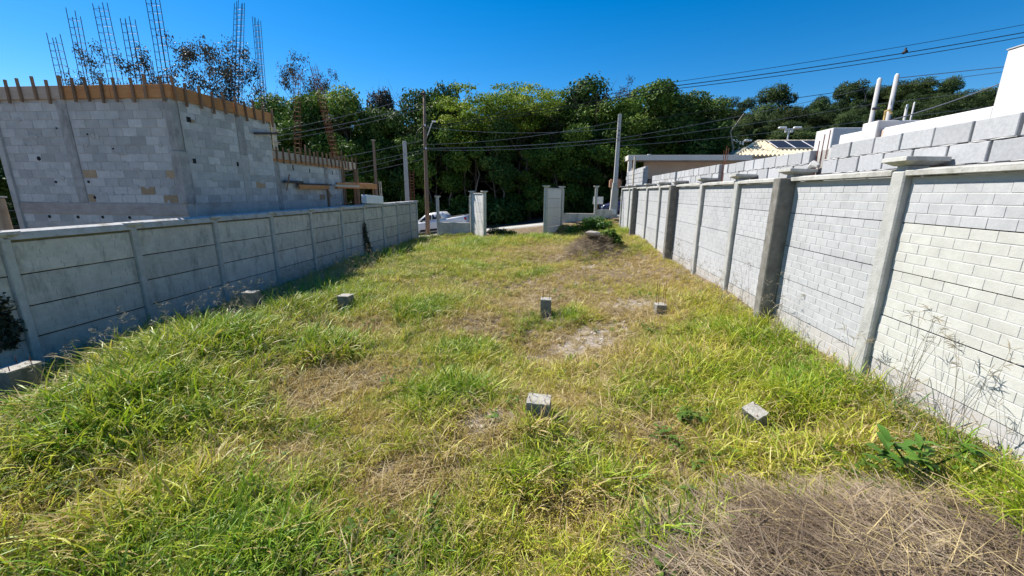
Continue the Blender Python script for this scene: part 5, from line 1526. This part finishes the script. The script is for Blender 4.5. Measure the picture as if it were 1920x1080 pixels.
def tree_kind(seed, style):
    r_ = random.Random(seed)
    if style == 'dense':
        # unit tree: height 10, crown radius about 3.4
        bl = []
        for k in range(30):
            a = r_.uniform(0, 6.28); q = math.sqrt(r_.uniform(0, 1)) * 2.75
            zc = r_.uniform(3.4, 9.0)
            shrink = 1.0 if zc < 7 else 1 - (zc - 7) * 0.30
            rr = r_.uniform(0.6, 1.3)
            bl.append((q * math.cos(a) * shrink, q * math.sin(a) * shrink, zc, rr, rr, rr * r_.uniform(0.65, 0.9)))
        cr = leaf_cloud("crown", bl, 16000, 0.16, 0.36, seed, aspect=0.5, up=0.45)
        tk, _ = branches(seed, 9.0, 0.20, 7, 2.6)
        return cr, tk.mesh("trunk", smooth_=True)
    if style == 'layer':
        bl = []
        tk, ends = branches(seed, 9.4, 0.17, 9, 3.1, start=0.5)
        for e in ends:
            rr = r_.uniform(0.45, 0.95)
            bl.append((e.x, e.y, e.z + 0.1, rr * 1.25, rr * 1.25, rr * 0.42))
        for k in range(20):
            a = r_.uniform(0, 6.28); q = math.sqrt(r_.uniform(0.02, 1)) * 3.1
            bl.append((q * math.cos(a), q * math.sin(a), r_.uniform(7.6, 9.8) - q * q * 0.16, 0.95, 0.95, 0.42))
        cr = leaf_cloud("crown", bl, 17000, 0.14, 0.30, seed, aspect=0.5, up=0.9, shell=0.3)
        return cr, tk.mesh("trunk", smooth_=True)
    if style == 'sparse':
        tk, ends = branches(seed, 9.6, 0.15, 11, 2.4, start=0.35, sub=3)
        bl = [(e.x, e.y, e.z, 0.42, 0.42, 0.36) for e in ends]
        cr = leaf_cloud("crown", bl, 7000, 0.09, 0.19, seed, aspect=0.5, up=0.2, shell=0.1)
        return cr, tk.mesh("trunk", smooth_=True)
    if style == 'low':
        bl = []
        for k in range(15):
            a = r_.uniform(0, 6.28); q = math.sqrt(r_.uniform(0, 1)) * 2.2
            rr = r_.uniform(0.6, 1.2)
            bl.append((q * math.cos(a), q * math.sin(a), r_.uniform(1.2, 8.6), rr, rr, rr * 0.7))
        cr = leaf_cloud("crown", bl, 9000, 0.16, 0.36, seed, aspect=0.5, up=0.4, shell=0.5)
        tk, _ = branches(seed, 8.5, 0.12, 7, 2.0, lean=r_.uniform(-.1, .1))
        return cr, tk.mesh("trunk", smooth_=True)
def norm_top(pair):
    top = max(v.co.z for me in pair for v in me.vertices)
    for me in pair:
        for v in me.vertices: v.co.z *= 10.0 / top
    return pair
KINDS = {}
for st, nn in (('dense', 5), ('layer', 3), ('sparse', 4), ('low', 4)):
    KINDS[st] = [norm_top(tree_kind(900 + 31 * i + 7 * len(st), st)) for i in range(nn)]
mat_cache = {}
def with_mat(me, m_):
    k = (me.name, m_)
    if k not in mat_cache:
        q = me.copy(); q.materials.clear(); q.materials.append(MAT[m_]); mat_cache[k] = q
    return mat_cache[k]
def tree(name, x, y, ztop, rad, style, var, leaf, label, group, bark="bark", rz=None, cat="tree"):
    zb = Z(x, y)
    t = thing(name, (x, y, zb), label, cat, group, rz=random.uniform(0, 6.28) if rz is None else rz)
    s_ = (ztop - zb) / 10.0
    unit = {'dense': 3.5, 'layer': 3.6, 'sparse': 3.4, 'low': 3.0}[style]
    w = rad / unit
    t.scale = (w, w, s_)
    cr, tk = KINDS[style][var % len(KINDS[style])]
    mesh_obj("crown", with_mat(cr, leaf), None, t)
    mesh_obj("trunk", with_mat(tk, bark), None, t)
    return t

GF = "forest trees across the street"
FOREST = [
 (-29.5, 35.0, 10.4, 4.2, 'dense', 0, 'leaf_mid', "bushy green tree showing above the orange formwork of the tall block part"),
 (-25.0, 34.5, 10.6, 3.8, 'dense', 1, 'leaf_mid', "bushy green tree behind the two rebar cages at the building's rear corner"),
 (-21.3, 34.0, 10.9, 3.6, 'dense', 2, 'leaf_mid', "bright topped bushy tree behind the low block part"),
 (-17.6, 34.0, 10.6, 3.6, 'dense', 3, 'leaf_mid', "bright topped bushy tree behind the leaning rusty rebar cage"),
 (-14.2, 34.2, 9.6, 3.0, 'dense', 4, 'leaf_dark', "lower dark tree in the dip left of the wooden pole"),
 (-11.2, 34.0, 11.0, 3.2, 'dense', 0, 'leaf_dark', "tall dark leafy tree directly behind the wooden pole"),
 (-9.2, 36.0, 11.7, 2.6, 'dense', 2, 'leaf_dark', "darkest rounded crown standing just right of the wooden pole top"),
 (-6.6, 33.6, 10.6, 3.5, 'layer', 0, 'leaf_yellow', "yellow green tree with layered crown, the brighter taller one in the forest centre"),
 (-3.0, 33.8, 10.0, 3.1, 'layer', 1, 'leaf_yellow', "yellow green layered tree right of the tallest yellow green one"),
 (-0.2, 34.5, 9.4, 2.8, 'dense', 3, 'leaf_mid', "lower green tree in the dip behind the shaded gate wing"),
 (2.8, 35.0, 11.4, 3.8, 'dense', 1, 'leaf_dark', "broad dark crowned tree, highest of the forest behind the concrete power pole"),
 (3.4, 32.6, 9.6, 3.4, 'dense', 4, 'leaf_mid', "leafy green tree behind the tapered concrete power pole"),
 (6.6, 34.0, 11.0, 3.8, 'dense', 2, 'leaf_mid', "broad green tree above the flat roofed house's near corner"),
 (9.6, 34.5, 10.3, 3.4, 'dense', 0, 'leaf_dark', "dense dark tree over the middle of the flat roof"),
 (12.0, 36.0, 9.9, 2.6, 'dense', 3, 'leaf_dark', "last dark tree of the forest edge before the sky dips to the hill"),
]
for a in FOREST:
    tree("forest_tree", *a, GF)
LOW = [(-23.0, 32.2, 7.0, 3.0), (-19.0, 32.0, 7.6, 3.0), (-15.5, 32.1, 6.6, 2.7), (-12.6, 32.3, 7.6, 2.6), (-9.8, 32.0, 7.0, 2.5), (-7.2, 32.2, 7.0, 2.4), (-4.6, 32.0, 7.6, 2.5), (-2.1, 32.2, 7.0, 2.4), (0.3, 32.0, 7.6, 2.5), (2.6, 32.1, 6.9, 2.4), (5.2, 32.2, 7.8, 2.6), (7.8, 36.0, 7.9, 2.6), (10.3, 36.2, 7.6, 2.6), (-27.0, 32.4, 7.0, 3.0)]
LOWLAB = ["behind the tall block part's rear corner", "behind the far stakes of the low formwork", "beyond the end of the low formwork", "behind the slim timber post", "behind the pale concrete post at the wall end", "right behind the wooden pole and pickup cab", "above the pickup's bed", "above the sunlit gate wing", "in the middle of the gate opening", "behind the shaded gate wing", "behind the sign board and concrete power pole", "over the left part of the flat roof", "over the right part of the flat roof", "hidden mostly by the tall block part"]
for i, ((x, y, zt, rd), lb) in enumerate(zip(LOW, LOWLAB)):
    tree("understory_tree", x, y, zt, rd, 'low', i, 'leaf_mid' if i % 3 else 'leaf_dark', "slender dark understory tree " + lb, "understory trees at the forest edge")
SPARSE = [(-35.6, 38.0, 16.8, 5.0, 0, "large half bare brown tree standing above the block building's corner"),
          (-32.2, 38.6, 16.0, 4.6, 2, "half bare brown tree crowding the right side of the large one over the side formwork"),
          (-43.8, 38.0, 15.6, 3.4, 1, "feathery half bare tree between rebar cages on the left"),
          (-30.2, 39.0, 13.0, 3.6, 2, "smaller half bare tree right of the large one, by the tall leaning rebar cage"),
          (-25.0, 38.5, 14.2, 3.4, 3, "thin half bare tree above the green crowns between two rebar cages"),
          (-21.5, 38.5, 13.2, 2.2, 0, "wispy bare treetop right behind the rusty leaning rebar cage"),
          (-0.2, 39.0, 11.5, 2.3, 1, "wispy bare treetop in the sky dip right of the yellow green trees"),
          (7.6, 39.0, 12.3, 3.0, 2, "wispy treetop rising from the broad crowns over the flat roof")]
for i, (x, y, zt, rd, v, lb) in enumerate(SPARSE):
    tree("bare_tree", x, y, zt, rd, 'sparse', v, 'leaf_brown', lb, "half bare trees behind the forest", bark="bark")
tree("round_tree", -16.7, 39.0, 12.4, 2.0, 'dense', 4, 'leaf_brown', "small round greyish tree peeking into the sky left of the wooden pole", "half bare trees behind the forest")
tree("dark_tree", -33.0, 20.0, 6.2, 4.2, 'low', 2, 'leaf_dark', "dark leafy tree left of the tall block part at the picture edge", None)

# far wood behind the first trees, the hill wood, and the undergrowth under the forest edge
cw = hidden_coll("wood_crown", [with_mat(q[0], 'leaf_far') for q in KINDS['dense'][:4] + KINDS['low'][:3] + KINDS['layer'][:2]], 'leaf_far')
x, y, s_ = [], [], []
for k in range(130):
    yy = rs.uniform(36.5, 52); xx = rs.uniform(-62, 9.5 * yy / 36)
    x.append(xx); y.append(yy); s_.append(rs.uniform(0.92, 1.06) * (0.86 if -17 < xx * 36 / yy < -12.5 else 1.0) * (0.84 if xx > 2 else 1.0))
x, y, s_ = np.array(x), np.array(y), np.array(s_)
z = zg(x, y) - 0.4
m = len(x)
scatter("far_forest", cw, np.stack([x, y, z], -1), np.stack([np.zeros(m), np.zeros(m), rs.uniform(0, 6.28, m)], -1), np.stack([s_ * 1.3, s_ * 1.3, s_], -1), rs.randint(0, 9, m), rs.uniform(0, 1, m), "leaf_far")
x = rs.uniform(13, 105, 620); y = rs.uniform(42, 95, 620)
k_ = (x > 13 + (y < 50) * 6)
x, y = x[k_], y[k_]; m = len(x)
s_ = rs.uniform(0.5, 0.85, m) * np.where(y < 55, 0.75, 1)
scatter("hillside_forest", cw, np.stack([x, y, zg(x, y) - 2.2 * s_], -1), np.stack([np.zeros(m), np.zeros(m), rs.uniform(0, 6.28, m)], -1), np.stack([s_ * rs.uniform(0.8, 1.4, m), s_ * rs.uniform(0.8, 1.4, m), s_ * rs.uniform(0.75, 1.25, m)], -1), rs.randint(0, 9, m), rs.uniform(0, 1, m), "leaf_far")
ug = [leaf_cloud("clump", [(rs.uniform(-.5, .5), rs.uniform(-.5, .5), rs.uniform(.2, 1.0), .6, .6, .5) for _ in range(5)], 700, 0.12, 0.30, 950 + i, up=0.4, shell=0.4) for i in range(4)]
uc = hidden_coll("undergrowth_clump", ug, "leaf_dark")
n_ = 700
x = rs.uniform(-36, 14, n_); y = rs.uniform(31.6, 46, n_)
s_ = rs.uniform(0.7, 1.9, n_)
scatter("undergrowth", uc, np.stack([x, y, zg(x, y) - 0.1], -1), np.stack([rs.normal(0, .1, n_), rs.normal(0, .1, n_), rs.uniform(0, 6.28, n_)], -1), np.repeat(s_[:, None], 3, 1), rs.randint(0, 4, n_), np.zeros(n_), "leaf_dark")
# slim bare trunks standing at the forest edge
for i in range(16):
    x = -18 + 2.0 * i + random.uniform(-.7, .7); y = random.uniform(31.8, 33.0); zb = Z(x, y)
    h = random.uniform(3.5, 6)
    pts = [Vector((x, y, zb - 0.2))]
    for k in range(1, 6):
        pts.append(Vector((x + random.uniform(-.25, .25) * k / 2, y + random.uniform(-.1, .1), zb + h * k / 5)))
    tag(MB().tube(pts, [0.09, 0.075, 0.065, 0.055, 0.045, 0.03], 6).build("sapling_trunk", "bark_pale", smooth_=True), "slim bare sapling trunk in the dark forest edge across the street", "trunk", "sapling trunks in the forest edge")

# ---- shrubs inside the plot
def shrub(name, blobs_, n_, lmin, lmax, leaf, label, seed, cat="shrub", group=None):
    bx = np.array(blobs_)
    base = (float(bx[:, 0].mean()), float(bx[:, 1].mean()), float((bx[:, 2] - bx[:, 5]).min()))
    t = thing(name, base, label, cat, group)
    me = leaf_cloud("foliage", [(b[0] - base[0], b[1] - base[1], b[2] - base[2], b[3], b[4], b[5]) for b in blobs_], n_, lmin, lmax, seed, shell=0.3)
    mesh_obj("foliage", me, leaf, t)
    m_ = MB()
    rr = random.Random(seed)
    for b in blobs_:
        m_.tube([(0, 0, 0), ((b[0] - base[0]) * 0.5 + rr.uniform(-.03, .03), (b[1] - base[1]) * 0.5, (b[2] - base[2]) * 0.55), (b[0] - base[0], b[1] - base[1], b[2] - base[2])], [0.02, 0.014, 0.006], 5)
    mesh_obj("stems", m_.mesh("stems"), "bark", t)
    return t
shrub("weed_bush", [(1.9, 22.7, 0.55, 0.45, 0.3, 0.35), (2.4, 22.6, 0.6, 0.45, 0.3, 0.35), (2.75, 22.3, 0.45, 0.4, 0.3, 0.3), (1.4, 22.6, 0.30, 0.4, 0.3, 0.25), (1.0, 22.5, 0.2, 0.35, 0.3, 0.22)], 2600, 0.06, 0.16, "leaf_bright", "bright green weed bush against the low street wall by the concrete power pole", 71)
shrub("dark_bush", [(-3.3, 22.0, 0.08, 0.35, 0.3, 0.26), (-2.8, 21.9, 0.05, 0.35, 0.3, 0.22), (-2.4, 22.0, -0.02, 0.3, 0.3, 0.18)], 1400, 0.05, 0.14, "leaf_dark", "dark low bush at the foot of the sunlit gate wing", 72)
shrub("mound_weed", [(2.0, 15.1, 0.62, 0.3, 0.25, 0.25), (2.25, 15.0, 0.5, 0.25, 0.25, 0.22)], 500, 0.10, 0.26, "leaf_mid", "leafy weed growing on the side of the brown mound", 73)
shrub("ivy", [(-8.07, 4.62, 0.42, 0.05, 0.30, 0.28), (-8.07, 4.76, 0.15, 0.05, 0.2, 0.25), (-8.07, 4.4, 0.3, 0.05, 0.3, 0.4), (-8.07, 4.8, -0.02, 0.04, 0.10, 0.14)], 2400, 0.04, 0.09, "ivy_leaf", "dark patch of ivy hanging on the shaded wall at the picture edge", 74, "ivy")
shrub("creeper", [(-8.02, 16.25, 0.75, 0.06, 0.06, 0.2), (-8.02, 16.3, 0.4, 0.07, 0.12, 0.3), (-8.0, 16.38, 0.0, 0.08, 0.16, 0.3), (-8.0, 16.5, -0.3, 0.1, 0.2, 0.25)], 1200, 0.04, 0.10, "ivy_leaf", "thin dark creeper climbing a post of the shaded wall", 75, "creeper")
# broadleaf weed by the sunlit wall: each big leaf its own part
bp = thing("broadleaf_weed", (2.9, 3.05, Z(2.9, 3.05)), "dark green broadleaf weed between the straw heap and the sunlit wall", "plant")
def big_leaf(L, W):
    vs_, fs_ = [], []
    prof = [(0, 0.02), (0.2, 0.75), (0.45, 1.0), (0.7, 0.75), (0.9, 0.3), (1.0, 0.02)]
    for t, w in prof:
        z = 0.18 * L * math.sin(t * 2.4) - 0.12 * L * t * t
        vs_ += [(L * t, -W * w / 2, z + 0.10 * W * w), (L * t, 0, z), (L * t, W * w / 2, z + 0.10 * W * w)]
    for k in range(len(prof) - 1):
        a = 3 * k
        fs_ += [(a, a + 1, a + 4, a + 3), (a + 1, a + 2, a + 5, a + 4)]
    me = MB().add(vs_, fs_).mesh("leaf", smooth_=True)
    h = random.random()
    a = me.attributes.new("hue", 'FLOAT', 'POINT'); a.data.foreach_set("value", [h] * len(me.vertices))
    return me
lvs = [big_leaf(0.17, 0.06), big_leaf(0.14, 0.055), big_leaf(0.20, 0.065)]
for k in range(46):
    me = with_mat(lvs[k % 3], "weed_leaf")
    cl = (0, 0.22, -0.2)[k % 3]
    mesh_obj("leaf", me, None, bp, (cl * 1.3 + random.uniform(-.05, .05), random.uniform(-.06, .06) - abs(cl) * 0.3, 0.10 + random.uniform(0, 0.22)), (random.uniform(-.3, .3), random.uniform(-0.5, 0.25), 2.4 * k + random.uniform(-.3, .3)), (random.uniform(.7, 1.05),) * 3)
mesh_obj("stem", MB().tube([(0, 0, 0), (0, 0, 0.34)], [0.012, 0.006], 5).tube([(0, 0, 0), (0.28, -0.06, 0.3)], [0.01, 0.005], 5).tube([(0, 0, 0), (-0.26, -0.06, 0.3)], [0.01, 0.005], 5).mesh("stem"), "leaf_mid", bp)
